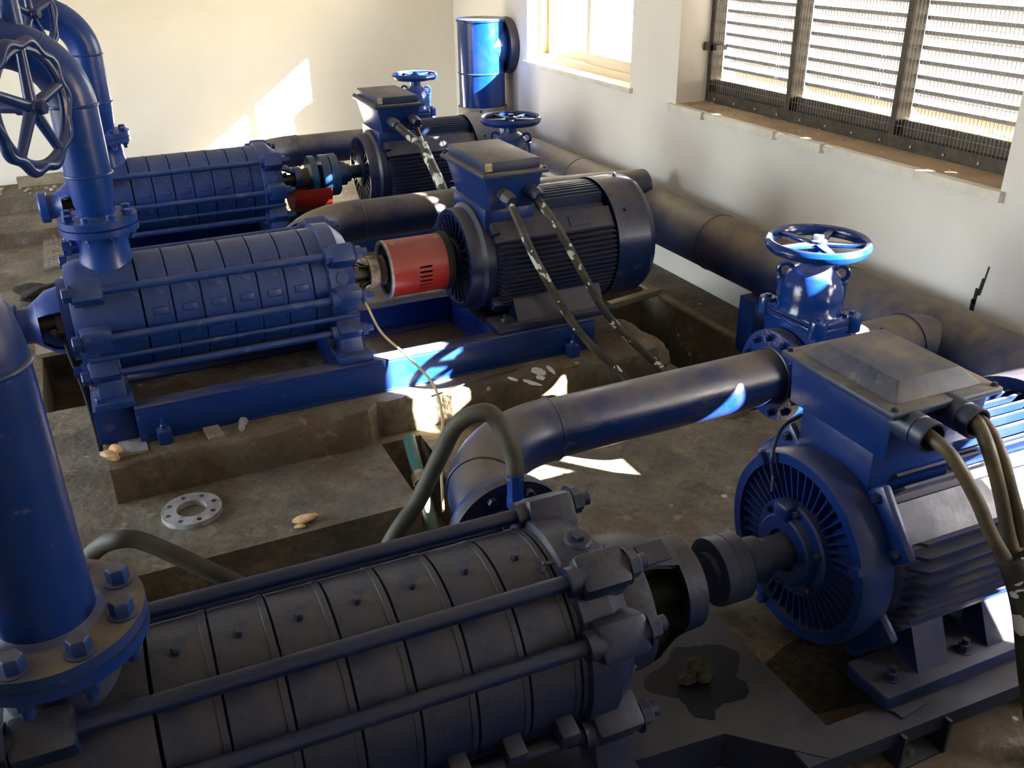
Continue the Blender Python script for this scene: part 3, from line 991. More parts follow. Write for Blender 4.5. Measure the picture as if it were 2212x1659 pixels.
m2p = dict(style='mid', mat='blue_motor', R=.288, Re=.236, xf=0, x0=.13, x1=.735, fin=.0225, fth=.010, chamf=.01, box_x=(.06, .41),
           cover=(.735, .965), Rc=.296, cover_mat='blue_pipe', foot_w=.325, foot_x=(.085, .70), foot_t=.035, gus=[(.20, .66)], fbolt=(.14,),
           box=(.075, .355, -.235, .235, .55, .725), neck_z=.46, tap=.035, box_mat='blue', glands=[(.165, .62), (.30, .625)], gland_r=.032, tag=True)
motor2 = make_motor('blue finned motor behind the red coupling guard on the middle plinth', (1.478, 3.88, .3195), 0, .2845, m2p, 'finned motors in the hall')
motor3 = copy_tree(motor2)
motor3.location = (1.615, 5.86, .3025)
motor3['label'] = 'farthest blue finned motor, its terminal box side lit by the window'
#PART4
# ------------------------------------------------------------------ base frames
t = thing('base_frame', 'blue channel-section base frame on the middle plinth, sun patch on its front', 'base frame', (1.0, 3.88, .165), 0, 'pump base frames')
def channel(b, x0, x1, y0, y1, z0, z1, open_y):
    b.bx(x0, x1, y0, y1, z1 - .010, z1)
    b.bx(x0, x1, y0, y1, z0, z0 + .010)
    yw = y0 if open_y > 0 else y1 - .010
    b.bx(x0, x1, yw, yw + .010, z0 + .010, z1 - .010)
b = B(); channel(b, -1.02, 1.06, -.345, -.262, 0, .153, 1); b.build('front_beam', 'blue', t, 35, .003)
b = B(); channel(b, -1.02, 1.06, .262, .345, 0, .153, -1); b.build('rear_beam', 'blue', t, 35, .003)
for x0, x1 in ((-1.17, -1.02), (-.16, -.04), (.56, .64), (1.00, 1.06)):
    w_ = .300 if x0 < -1.1 else .262
    B().bx(x0, x1, -w_, w_, .004, .153).build('cross_member', 'blue', t, 35, .003)
t3 = copy_tree(t)
t3.location = (1.13, 5.86, .148)
t3['label'] = 'blue base frame under the farthest pump and motor'
for x, lab in ((.072, 'small blue anchor clamp with a stud, left end of the middle base frame'), (1.922, 'small blue anchor clamp with a stud, below the motor foot of the middle frame')):
    k = thing('anchor_clamp', lab, 'clamp', (x, 3.505, .165), 0, 'anchor clamps')
    B().bx(-.028, .028, -.03, .028, 0, .06, .008).build('body', 'blue', k)
    bolt(k, (0, -.004, .06), (0, 0, 1), .013, .018, 'blue', 'stud', .03)
b = B().bx(-.105, -.0, 3.46, 3.60, .165, .169).bx(-.105, -.004, 3.455, 3.468, .165, .175)
tag(b.build('shim_plate', 'steel'), 'grey steel shim under the left corner of the middle base frame', 'shim')
tag(B().box((.255, 3.485, .172), (.062, .11, .012), Matrix.Rotation(.12, 3, 'Z')).build('shim_plate', 'wood'), 'small pale packing plate in front of the middle base frame', 'shim')
k = B().lathe([(0, .0), (0, .013), (.05, .013)], (.362, 3.455, .178), (.30, 1, .0), 12).hexa((.377, 3.503, .178), (.30, 1, 0), .021, .018)
tag(k.build('bolt', 'steel'), 'loose steel bolt lying on the plinth edge', 'bolt')

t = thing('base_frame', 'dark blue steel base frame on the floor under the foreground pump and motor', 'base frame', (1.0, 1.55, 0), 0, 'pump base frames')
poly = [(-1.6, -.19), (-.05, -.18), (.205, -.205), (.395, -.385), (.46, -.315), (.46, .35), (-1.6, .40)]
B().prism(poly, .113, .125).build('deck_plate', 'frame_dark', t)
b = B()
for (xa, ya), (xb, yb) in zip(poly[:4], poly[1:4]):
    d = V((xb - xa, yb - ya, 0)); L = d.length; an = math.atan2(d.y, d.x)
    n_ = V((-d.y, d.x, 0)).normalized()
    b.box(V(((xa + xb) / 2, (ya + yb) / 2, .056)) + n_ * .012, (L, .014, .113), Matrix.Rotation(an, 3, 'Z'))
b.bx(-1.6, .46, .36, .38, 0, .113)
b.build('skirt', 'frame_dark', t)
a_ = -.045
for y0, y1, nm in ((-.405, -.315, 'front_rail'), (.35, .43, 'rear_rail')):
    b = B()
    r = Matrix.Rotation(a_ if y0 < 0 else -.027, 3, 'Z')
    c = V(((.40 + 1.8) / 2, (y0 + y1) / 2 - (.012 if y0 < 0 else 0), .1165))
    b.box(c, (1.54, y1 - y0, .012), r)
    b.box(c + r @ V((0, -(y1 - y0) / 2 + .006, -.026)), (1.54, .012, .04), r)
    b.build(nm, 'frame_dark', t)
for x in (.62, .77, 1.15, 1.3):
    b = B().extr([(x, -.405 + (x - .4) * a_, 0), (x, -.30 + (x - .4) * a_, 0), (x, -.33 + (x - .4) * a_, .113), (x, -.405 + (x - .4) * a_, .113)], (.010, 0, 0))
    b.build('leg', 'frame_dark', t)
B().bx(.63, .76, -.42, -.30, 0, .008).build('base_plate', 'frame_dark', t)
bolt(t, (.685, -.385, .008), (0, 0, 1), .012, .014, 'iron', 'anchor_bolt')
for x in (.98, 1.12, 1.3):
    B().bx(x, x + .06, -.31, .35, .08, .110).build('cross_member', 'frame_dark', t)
for dx, dy, an in ((.705, -.345, .05), (.675, -.325, .5)):
    pass
k = B().box((1.70, 1.215, .1275), (.10, .055, .004), Matrix.Rotation(.1, 3, 'Z')).box((1.665, 1.225, .1275), (.045, .05, .0042), Matrix.Rotation(.6, 3, 'Z'))
tag(k.build('shim_plate', 'frame_dark'), 'thin dark shim plates under the front motor foot', 'shim')
# soil below the open part of the frame
b = B()
b.lump((2.1, 1.55, -.012), (.62, .27, .035), 5, .25, 4)
tag(b.build('soil', 'muck'), 'dark damp soil showing through the front base frame', 'soil', kind='stuff')

# ------------------------------------------------------------------ suction pipes
def weld(t, c, d, r, mat, w=.006):
    return B().torus(c, d, r, w, 40, 8).build('weld_bead', mat, t)

def suction_pipe(label, fx, fy, z, y, x_end, r, mat, group):
    t = thing('suction_pipe', label, 'pipe', (fx, fy, z), 0, group)
    R = .38
    ys = y - fy - R
    path = arc((R, ys, 0), R, (-1, 0, 0), (0, 1, 0), 0, PI / 2, 20)
    b = B().tube([(0, .02, 0)] + path, r * 1.05, 40, False)
    b.build('elbow', mat, t)
    b = B().tube([(R, y - fy, 0), (x_end - fx, y - fy, 0)], r, 40, False)
    b.build('straight_pipe', mat, t)
    weld(t, (R, y - fy, 0), (1, 0, 0), r * 1.02, mat)
    weld(t, (R - R * math.cos(.38), ys + R * math.sin(.38), 0), (math.sin(.38), math.cos(.38), 0), r * 1.05, mat)
    weld(t, (x_end - fx - .028, y - fy, 0), (1, 0, 0), r * 1.03, mat)
    f = B().ring((0, .0, 0), (0, 1, 0), .168, r * .8, .026, 56).build('pump_flange', 'blue', t)
    bolt_circle(f, (0, .026, 0), (0, 1, 0), .14, 8, .015, .018, 'blue', PI / 8)
    f = B().ring((x_end - fx - .026, y - fy, 0), (1, 0, 0), .178, r * .8, .026, 56).build('valve_flange', 'blue_glossy', t)
    bolt_circle(f, (x_end - fx - .026, y - fy, 0), (-1, 0, 0), .148, 12, .013, .018, 'blue_glossy', .2, 'bolt', .008)
    return t
suction_pipe('blue suction pipe with elbow crossing the floor behind the foreground pump', .878, 1.975, .464, 2.44, 2.224, .104, 'blue_pipe', 'suction pipes')
s2 = suction_pipe('dusty blue suction pipe with elbow behind the middle pump', .894, 4.255, .605, 4.70, 2.06, .106, 'tan_pipe', 'suction pipes')
s3 = copy_tree(s2)
s3.location = (1.014, 6.235, .585)
s3['label'] = 'blue suction pipe behind the farthest pump, in front of the back wall'

# ------------------------------------------------------------------ gate valves with handwheels
def handwheel(t, z, R, mat, n=5, wide=.028):
    hwl = B().lathe([(z - .016, R - wide), (z + .006, R - wide), (z + .016, R - wide * .8), (z + .020, R - wide * .4), (z + .014, R - .004), (z, R), (z - .016, R - .006), (z - .024, R - wide * .5), (z - .016, R - wide)], (0, 0, 0), (0, 0, 1), 64, caps=False).build('handwheel', mat, t)
    b = B().lathe([(z - .03, .03), (z + .012, .032), (z + .016, .025)], (0, 0, 0), (0, 0, 1), 24)
    b.hexa((0, 0, z + .014), (0, 0, 1), .014, .014)
    b.build('hub', mat, hwl)
    for k in range(n):
        a = 2 * PI * k / n + .55
        r = Matrix.Rotation(a, 3, 'Z')
        b = B()
        p = lambda x, y, zz: r @ V((x, y, zz))
        zc = z
        vs = [p(.02, -.020, zc - .010), p(.02, .020, zc - .010), p(R - wide * .8, .012, zc - .006), p(R - wide * .8, -.012, zc - .006)]
        b.extr(vs, (0, 0, .014))
        b.build('spoke', mat, hwl, 35, .003)

def gate_valve(label, loc, s, mat, group):
    t = thing('gate_valve', label, 'valve', loc, 0, group)
    b = B()
    for x in (-.115, .09):
        b.ring((x, 0, 0), (1, 0, 0), .178, .09, .025, 56)
    b.lathe([(-.10, .105), (-.05, .128), (.05, .128), (.10, .105)], (0, 0, 0), (1, 0, 0), 40)
    b.frustum(-.075, .075, -.13, .13, -.02, -.085, .085, -.145, .145, .205)
    body = b.build('body', mat, t, 40, .006)
    bolt_circle(body, (-.09, 0, 0), (1, 0, 0), .148, 12, .012, .016, mat, .2, 'nut')
    b = B().bx(-.098, .098, -.158, .158, .205, .225, .004)
    b.bx(-.098, .098, -.158, .158, .229, .25, .004)
    for x in (-.078, .078):
        for y in (-.14, .14):
            b.lathe([(.20, .034), (.25, .034), (.262, .030)], (x, y, 0), (0, 0, 1), 20)
    b.lathe([(.248, .118), (.262, .110), (.30, .109), (.345, .103), (.385, .088), (.412, .062), (.422, .046), (.425, .040), (.46, .039), (.463, .03)], (0, 0, 0), (0, 0, 1), 40, mod=lambda a: 1 + .10 * abs(math.sin(a)))
    bn = b.build('bonnet', mat, t, 40)
    for x in (-.078, .078):
        for y in (-.14, .14):
            bolt(bn, (x, y, .260), (0, 0, 1), .013, .010, mat)
    B().cyl((0, 0, .44), (0, 0, .53), .018, None, 16).build('stem', 'steel' if s == 1 else mat, t)
    for x, y, an in ((.082, -.052, .9), (-.074, .066, .9)):
        e = B().lathe([(.285, .018), (.30, .026), (.352, .024)], (x, y, 0), (0, 0, 1), 20).lathe([(.352, .030), (.360, .030)], (x, y, 0), (0, 0, 1), 20)
        e.torus((x, y, .390), (math.cos(an), math.sin(an), 0), .026, .0085, 28, 10)
        e.build('eye_bolt', mat, t)
    handwheel(t, .500, .188, mat)
    t.scale = (s, s, s)
    return t
gate_valve('blue gate valve with a sunlit handwheel beside the foreground motor box', (2.339, 2.44, .464), 1, 'blue_glossy', 'gate valves')
v2 = gate_valve('blue gate valve whose handwheel shows just above the middle terminal box', (2.165, 4.70, .605), .9, 'blue_glossy', 'gate valves')
v3 = copy_tree(v2)
v3.location = (2.31, 6.68, .585)
v3['label'] = 'farthest gate valve, its handwheel before the back wall'

# ------------------------------------------------------------------ manifold along the window wall, branches, stand pipe
MX, MZ, MR = 3.065, .43, .155
t = thing('manifold_pipe', 'large dust-covered pipe running along the foot of the window wall', 'pipe', (MX, 3.0, 0))
B().tube([(0, -4.2, MZ), (0, 4.15, MZ)], MR, 56).build('straight_pipe', 'tan_pipe', t)
for y in (-.02, .95, 2.5, 3.3):
    weld(t, (0, y, MZ), (0, 1, 0), MR, 'tan_pipe', .004)
# the near branch: straight piece, then an elbow into the manifold
yb_, zb_ = -.56, .464
arcp = arc((-.20, yb_ - .25, zb_), .25, (0, 1, 0), (1, 0, 0), 0, math.radians(62), 14)
arcp = [V((p.x, p.y, zb_ - .05 * i / 14)) for i, p in enumerate(arcp)]
B().tube([(2.482 - MX, yb_, zb_)] + arcp + [arcp[-1] + (arcp[-1] - arcp[-2]).normalized() * .1], .122, 44, False).build('branch_pipe', 'tan_pipe', t)
weld(t, (-.20, yb_, zb_), (1, 0, 0), .124, 'tan_pipe')
q = arcp[-1]; d_ = (arcp[-1] - arcp[-2]).normalized()
weld(t, q - d_ * .02, d_, .125, 'tan_pipe')
B().ring((2.485 - MX - .012, yb_, zb_), (1, 0, 0), .178, .08, .026, 56).build('branch_flange', 'blue_glossy', t)
for y, z, x in ((1.70, .605, 2.28), (3.68, .585, 2.425)):
    B().tube([(x - MX, y, z), (-.02, y, z - .03)], .106, 36, False).build('branch_pipe', 'tan_pipe', t)
    B().ring((x - MX - .012, y, z), (1, 0, 0), .16, .07, .024, 48).build('branch_flange', 'blue_glossy', t)
tag(B().bx(2.90, 3.16, 3.40, 3.52, 0, .30, .004).build('pipe_support', 'blue_glossy'), 'blue block supporting the manifold beside the nearest gate valve', 'pipe support')

t = thing('tee_pipe', 'tall capped pipe with a side branch into the wall, catching the sun', 'pipe', (3.03, 7.12, 0))
B().lathe([(.0, .20), (.70, .20), (.705, .187)], (0, 0, 0), (0, 0, 1), 48).build('base_sleeve', 'plate_zinc', t)
B().lathe([(.69, .186), (.96, .186), (1.34, .186)], (0, 0, 0), (0, 0, 1), 48).build('riser', 'blue_glossy', t)
B().lathe([(1.34, .186), (1.345, .194), (1.36, .194), (1.365, .185)], (0, 0, 0), (0, 0, 1), 48).build('cap', 'blue_glossy', t)
B().torus((0, 0, .96), (0, 0, 1), .187, .006, 48, 8).build('weld_bead', 'blue_glossy', t)
b = B().lathe([(.0, .186), (.10, .182), (.165, .165), (.235, .155)], (0, 0, 1.15), (1, -.0, 0), 44)
b.build('branch', 'blue_glossy', t)
B().ring((.165, 0, 1.15), (1, 0, 0), .215, .10, .07, 48).build('wall_flange', 'tan_pipe', t)

# ------------------------------------------------------------------ discharge pipes
def discharge_pipe(label, loc, z_el, r0, r1, R, fl_r, mats, group, nb=8, air=True, bh=.02, br=.018):
    t = thing('discharge_pipe', label, 'pipe', loc, 0, group)
    f = B().ring((0, 0, 0), (0, 0, 1), fl_r, r0 * .9, .026, 56).build('flange', mats[1], t)
    bolt_circle(f, (0, 0, .026), (0, 0, 1), fl_r * .81, nb, br, bh, mats[1], PI / nb)
    bolt_circle(f, (0, 0, -.030), (0, 0, -1), fl_r * .81, nb, br, bh * .8, mats[1], PI / nb, 'nut', bh)
    B().lathe([(.0, r0), (.055, r0), (.075, (r0 * .6 + r1 * .4)), (.19, r1), (z_el, r1)], (0, 0, 0), (0, 0, 1), 48, caps=False).lathe([(.024, r0 + .016), (.036, r0)], (0, 0, 0), (0, 0, 1), 48, caps=False).build('riser', mats[0], t)
    path = arc((-R, 0, z_el), R, (1, 0, 0), (0, 0, 1), 0, PI / 2, 22)
    B().tube(path, r1, 44, False).build('elbow', mats[0], t)
    for z in ((.19, z_el) if air else (z_el,)):
        weld(t, (0, 0, z), (0, 0, 1), r1 * 1.005, mats[0])
    weld(t, (-R, 0, z_el + R), (1, 0, 0), r1, mats[0])
    if air:
        weld(t, (-R + R * math.cos(.95), 0, z_el + R * math.sin(.95)), (-math.sin(.95), 0, math.cos(.95)), r1 - .001, mats[0], .004)
    B().tube([(-R, 0, z_el + R), (-R - .14, 0, z_el + R)], r1, 44, False).build('spool', mats[0], t)
    f = B().ring((-R - .165, 0, z_el + R), (1, 0, 0), fl_r, r1 * .8, .026, 56).build('flange', mats[2], t)
    bolt_circle(f, (-R - .14, 0, z_el + R), (1, 0, 0), fl_r * .81, nb, br, bh, mats[2], PI / nb)
    if air:
        B().tube([(-.135, 0, z_el + R * .92 + r1 - .05), (-.135, 0, z_el + R + .9)], .034, 28).build('air_pipe', mats[0], t)
    return t
discharge_pipe('thick blue vertical discharge pipe at the left edge, bolted to the foreground pump', (-.235, 1.603, .825), .545, .088, .088, .25, .174, ('blue', 'flange_dust', 'blue'), 'discharge pipes', 8, False, .03, .022)
d2 = discharge_pipe('blue discharge pipe curving left above the middle pump, behind the scalloped handwheel', (0, 3.88, .984), .445, .070, .084, .23, .146, ('blue_bright', 'blue_bright', 'blue'), 'discharge pipes')
d3 = copy_tree(d2)
d3.location = (.12, 5.86, .954)
d3['label'] = 'discharge pipe of the farthest pump, bending left against the back wall'

def butterfly(label, loc, group):
    t = thing('butterfly_valve', label, 'valve', loc, 0, group)   # origin at the wheel's centre
    n = V((.85, -.53, 0)).normalized()
    b = B()
    R = .205
    lump = lambda a: 1 + .045 * math.cos(10 * a)
    rim = B().torus((0, 0, 0), n, R - .002, .019, 120, 12, lump)
    rim.torus((0, 0, 0), n, R - .018, .015, 80, 10)
    m = frame_to(n)
    wheel = rim.build('handwheel', 'dark_blue' if False else 'blue', t)
    B().lathe([(-.05, .026), (.02, .026), (.025, .02), (.05, .018)], (0, 0, 0), n, 24).hexa(n * .03, n, .024, .02).build('hub', 'blue', wheel)
    for k in range(5):
        a = 2 * PI * k / 5 + .25
        p = m @ V((math.cos(a), math.sin(a), 0))
        B().tube([p * .02, p * (R - .015)], .0, 12, True, [.021, .016]).build('spoke', 'blue', wheel)
    B().cyl(n * -.05, n * -.34, .02).build('wheel_shaft', 'blue', t)
    g = n * -.40
    B().box(g, (.15, .11, .12), Matrix.Rotation(-.56, 3, 'Z'), .02).lathe([(-.06, .06), (.08, .055)], g, (0, 0, 1), 28).build('gearbox', 'blue', t)
    vc = V((-.30, .33, .165))
    b = B().ring(vc - V((.03, 0, 0)), (1, 0, 0), .135, .07, .06, 44)
    b.cyl(vc + V((0, -.10, -.02)), g + V((0, .02, .02)), .05)
    b.build('valve_body', 'blue', t)
    B().ring(vc - V((.065, 0, 0)), (1, 0, 0), .146, .07, .028, 44).tube([vc - V((.06, 0, 0)), vc - V((1.6, 0, 0))], .084, 36).build('outlet_pipe', 'blue', t)
    return t
w2 = butterfly('scalloped dark blue five-spoke handwheel valve at the upper left, nearer one', (-.128, 3.55, 1.480), 'handwheel valves at the upper left')
w3 = copy_tree(w2)
w3.location = (-.105, 5.52, 1.64)
w3['label'] = 'scalloped handwheel valve cut by the top left edge, the farther one'

# ------------------------------------------------------------------ couplings
t = thing('coupling_guard', 'red slotted cylindrical coupling guard between the middle pump and motor', 'guard', (1.14, 3.88, .605))
b = B()
R, L = .128, .278
na, nx = 180, 28
grid = [[b.bm.verts.new((L * i / nx, -R * math.cos(2 * PI * k / na), R * math.sin(2 * PI * k / na))) for k in range(na)] for i in range(nx + 1)]
for i in range(nx):
    for k in range(na):
        deg = (k * 2) % 360
        dd = (deg + 180) % 360 - 180
        if 13 <= i <= 18 and -46 <= dd <= 12 and (dd // 2) % 5 in (0, 1):
            continue
        b.bm.faces.new((grid[i][k], grid[i + 1][k], grid[i + 1][(k + 1) % na], grid[i][(k + 1) % na]))
g = b.build('shell', 'red', t)
md = g.modifiers.new('thickness', 'SOLIDIFY'); md.thickness = .003; md.offset = 0
B().ring((-.004, 0, 0), (1, 0, 0), R + .004, R - .012, .012, 64).build('end_ring', 'steel', t)
B().lathe([(.0, R - .01), (.0, .06)], (.01, 0, 0), (1, 0, 0), 48, caps=False).build('end_plate', 'black', t)
B().ring((L - .006, 0, 0), (1, 0, 0), R + .008, R - .02, .03, 64).build('rear_ring', 'black', t)
for x in (.035, L - .03):
    B().lathe([(R - .002, .013), (R + .003, .013), (R + .004, .006)], (x, 0, 0), (0, -math.cos(math.radians(78)), math.sin(math.radians(78))), 16).build('rivet', 'wood', t)
B().lathe([(.02, .05), (.06, .085), (.20, .085), (.24, .05)], (0, 0, 0), (1, 0, 0), 36).build('coupling', 'black', t)
B().lathe([(-.045, .033), (-.02, .066), (-.004, .068)], (0, 0, 0), (1, 0, 0), 36).build('shaft_hub', 'iron', t)

t = thing('shaft_coupling', 'petrol blue disc coupling between the farthest pump and motor', 'coupling', (1.22, 5.86, .585))
B().lathe([(-.02, .05), (.05, .062), (.05, .062)], (0, 0, 0), (1, 0, 0), 32).build('hub', 'iron', t)
for x0, x1 in ((.055, .095), (.125, .178), (.183, .235)):
    B().lathe([(x0, .04), (x0, .128), (x0 + .004, .132), (x1 - .004, .132), (x1, .128), (x1, .04)], (0, 0, 0), (1, 0, 0), 48).build('disc', 'teal', t)
B().lathe([(.09, .07), (.13, .07)], (0, 0, 0), (1, 0, 0), 32).build('spacer', 'black', t)
b = B().lathe([(.23, .075), (.29, .075), (.292, .06), (.32, .055)], (0, 0, 0), (1, 0, 0), 32)
hb = b.build('motor_hub', 'teal', t)
bolt_circle(hb, (.235, 0, 0), (1, 0, 0), .095, 6, .012, .014, 'teal')
b = B()
pts = []
for k in range(15):
    a = PI + PI * k / 14
    pts.append((math.cos(a), math.sin(a)))
rows = [[b.bm.verts.new((x, -.165 * c, .165 * s_)) for c, s_ in pts] for x in (0, .24)]
for k in range(14):
    b.bm.faces.new((rows[0][k], rows[1][k], rows[1][k + 1], rows[0][k + 1]))
g = b.build('guard_tray', 'red')
md = g.modifiers.new('thickness', 'SOLIDIFY'); md.thickness = .004
g.location = (1.14, 5.86, .545)
tag(g, 'open lower half of a red guard under the farthest coupling', 'guard')

# ------------------------------------------------------------------ cables, hoses, small pipes
def cable(name, pts, r, mat, label, cat, group=None, n=12, rs=None):
    P_ = spline(pts, n)
    b = B().tube(P_, r, 18, True, rs)
    return tag(b.build(name, mat), label, cat, group)
cable('power_cable', [(1.643, 3.66, .94), (1.655, 3.58, .89), (1.707, 3.455, .686), (1.834, 3.395, .429), (1.93, 3.33, .28), (2.03, 3.27, .165), (2.12, 3.1, .03)], .0185, 'cable', 'paint-splashed cable from the left gland of the middle terminal box', 'cable', 'power cables')
cable('power_cable', [(1.778, 3.66, .945), (1.79, 3.57, .90), (1.840, 3.46, .775), (2.014, 3.39, .431), (2.14, 3.34, .27), (2.25, 3.29, .15), (2.34, 3.12, .03)], .0185, 'cable', 'paint-splashed cable from the right gland of the middle terminal box', 'cable', 'power cables')
cable('power_cable', [(1.78, 5.64, .915), (1.80, 5.57, .90), (1.86, 5.52, .84), (1.925, 5.45, .78)], .026, 'cable', 'thick cable from the left gland of the farthest terminal box', 'cable', 'power cables')
cable('power_cable', [(1.915, 5.64, .92), (1.92, 5.58, .88), (1.925, 5.50, .80)], .016, 'cable', 'thin cable from the right gland of the farthest terminal box', 'cable', 'power cables')
cable('cable_sleeve', [(1.915, 5.47, .80), (1.922, 5.40, .735), (1.925, 5.20, .60), (1.94, 5.05, .40), (1.96, 4.95, .02)], .032, 'cable', 'paint-splashed sleeve joining the two farthest motor cables', 'cable', 'power cables')
cable('power_cable', [(1.667, 1.36, .922), (1.660, 1.30, .925), (1.668, 1.225, .898), (1.726, 1.18, .791), (1.776, 1.16, .696), (1.85, 1.135, .585)], .0165, 'cable_brown', 'brown cable out of the left gland of the foreground terminal box', 'cable', 'foreground motor cables')
cable('power_cable', [(1.805, 1.36, .928), (1.80, 1.29, .935), (1.765, 1.215, .91), (1.80, 1.18, .795), (1.845, 1.16, .671), (1.87, 1.135, .59)], .0165, 'cable_brown', 'brown cable out of the right gland of the foreground terminal box', 'cable', 'foreground motor cables')
cable('power_cable', [(1.812, 1.36, .920), (1.815, 1.28, .93), (1.80, 1.205, .89), (1.835, 1.17, .78), (1.88, 1.15, .67), (1.885, 1.13, .59)], .0155, 'cable_brown', 'second brown cable sharing the right gland of the foreground terminal box', 'cable', 'foreground motor cables')
cable('cable_sleeve', [(1.845, 1.145, .62), (1.872, 1.13, .57), (1.905, 1.10, .46), (1.95, 1.06, .25), (1.99, 1.0, .02)], .036, 'cable', 'grey taped sleeve over the foreground motor cables at the right edge', 'cable')
cable('hose', [(.875, 1.9, .675), (.878, 1.92, .74), (.862, 1.97, .815), (.831, 2.0, .842), (.77, 2.04, .800), (.729, 2.08, .69), (.659, 2.09, .555), (.569, 2.08, .45), (.47, 2.12, .22), (.42, 2.2, -.1), (.40, 2.3, -.32)], .0245, 'hose', 'grey hose arching up from the foreground pump over the suction elbow', 'hose', 'grey hoses', 10)
t = thing('hose_fitting', 'blue hose fitting on the back of the foreground pump', 'fitting', (.875, 1.9, .56))
B().lathe([(.0, .02), (.03, .02), (.032, .026), (.055, .026), (.06, .024), (.135, .024)], (0, 0, 0), (0, 0, 1), 8).build('ferrule', 'blue_bright', t)
B().cyl((0, 0, .01), (-.0, -.19, -.10), .018).build('stub', 'blue_pump', t)
cable('hose', [(-.40, 2.95, .03), (-.30, 2.93, .06), (-.215, 2.86, .165), (-.15, 2.80, .215), (-.09, 2.785, .205), (.001, 2.743, .15), (.103, 2.70, .075), (.196, 2.685, -.01), (.32, 2.66, -.14), (.5, 2.6, -.31)], .030, 'hose', 'grey hose looping beside the thick left pipe into the pit', 'hose', 'grey hoses', 10)
t = thing('plastic_pipe', 'broken green plastic pipe lying in the gap before the suction elbow', 'pipe', (1.03, 3.33, .0))
pa, pb = V((0, 0, .03)), V((-.065, -.46, -.15))
b = B().lathe([(0, .021), (0, .027), ((pb - pa).length, .027), ((pb - pa).length, .021), (0, .021)], pa, pb - pa, 24, caps=False)
b.build('tube', 'green', t)
B().lathe([(.20, .029), (.20, .034), (.25, .034), (.25, .029)], pa, pb - pa, 24, caps=False).build('socket', 'rubble', t)
cable('drain_tube', [(-.21, 3.76, .55), (-.205, 3.77, .48), (-.19, 3.80, .33), (-.185, 3.82, .18), (-.185, 3.83, .02)], .011, 'black', 'thin black drain tube hanging below the middle pump bearing', 'tube')
cable('thin_wire', [(.95, 3.60, .59), (.968, 3.585, .555), (1.006, 3.53, .449), (1.087, 3.46, .355), (1.143, 3.3, .277), (1.105, 3.1, .228), (1.03, 2.93, .14), (1.0, 2.85, -.05)], .0055, 'wire', 'thin cream wire curving from the middle pump down to the floor', 'wire', None, 12)
tag(B().tube(spline([(1.22, 3.40, .172), (1.42, 3.46, .174), (1.62, 3.48, .172)], 8), .004, 8).build('thin_rod', 'iron'), 'thin dark rod lying on the plinth below the sun patch', 'rod')

# ------------------------------------------------------------------ loose things
def cut(obj, cutters):
    for c in cutters:
        m = obj.modifiers.new('cut', 'BOOLEAN'); m.object = c; m.operation = 'DIFFERENCE'; m.solver = 'EXACT'
    bpy.context.view_layer.update()
    dg = bpy.context.evaluated_depsgraph_get()
    me = bpy.data.meshes.new_from_object(obj.evaluated_get(dg))
    obj.modifiers.clear()
    obj.data = me
    for p in me.polygons:
        p.use_smooth = False
    for c in cutters:
        bpy.data.objects.remove(c)
fl = B().ring((0, 0, 0), (0, 0, 1), .112, .056, .022, 64).build('loose_flange', 'steel')
cs = B()
for k in range(8):
    a = 2 * PI * k / 8 + .2
    cs.cyl((.088 * math.cos(a), .088 * math.sin(a), -.02), (.088 * math.cos(a), .088 * math.sin(a), .05), .0105, None, 16)
cut(fl, [cs.build('cutter', 'steel')])
fl.location = (.105, 3.195, .001)
tag(fl, 'loose grey steel flange with eight bolt holes lying on the concrete ledge', 'flange')
tag(B().lump((.49, 2.945, .016), (.05, .022, .016), 2, .25).build('wood_chip', 'offcut'), 'pale wood chip at the edge of the concrete ledge', 'wood chip')
tag(B().lump((.455, 2.915, .008), (.022, .012, .008), 6, .25).build('wood_chip', 'offcut'), 'smaller wood chip beside the pale one on the ledge', 'wood chip')
tag(B().lump((1.255, 1.545, .145), (.045, .038, .024), 9, .5, 4).build('grease_clump', 'muck'), 'dark greasy clump on the deck plate below the foreground bearing', 'debris')
m_, nt, p_, co_ = base_mat('oil_wet_steel')
p_.inputs['Base Color'].default_value = (.004, .005, .009, 1); p_.inputs['Roughness'].default_value = .5; p_.inputs['Specular IOR Level'].default_value = .25
M['oil'] = m_
b = B()
rnd = random.Random(3)
pr = [(1.265 + .13 * (1 + .18 * math.sin(3 * a) + .12 * math.sin(7 * a) + rnd.uniform(-.04, .04)) * math.cos(a), 1.53 + .14 * (1 + .2 * math.sin(2 * a + 1) + .1 * math.sin(5 * a) + rnd.uniform(-.04, .04)) * math.sin(a)) for a in [2 * PI * k / 60 for k in range(60)]]
tag(b.prism(pr, .1251, .1262).build('oil_stain', 'oil'), 'dark oil stain on the deck plate below the foreground pump bearing', 'stain')
tag(B().lump((-.125, 3.47, .185), (.035, .04, .022), 4, .4).build('foam_lump', 'offcut'), 'crusty yellow lump at the left corner of the middle plinth', 'debris')
b = B().lump((0, 0, .045), (.15, .10, .05), 11, .35, 4)
o = b.build('rag', 'rag'); o.location = (-.40, 6.0, 0)
tag(o, 'crumpled dark rag on the floor left of the middle pump', 'rag')
t = thing('plastic_can', 'cloudy plastic can with a stick in it left of the middle pump', 'can', (-.235, 5.62, 0))
B().lathe([(.0, .09), (.01, .10), (.13, .10), (.17, .05), (.18, .03), (.20, .03)], (0, 0, 0), (0, 0, 1), 32).build('body', 'jug', t)
B().torus((.03, 0, .215), (.3, .2, 1), .055, .007, 32, 8).build('handle', 'jug', t)
B().tube(spline([(0, 0, .19), (.03, .02, .40), (.07, .05, .58)], 6), .009, 10).build('stick', 'wood', t)
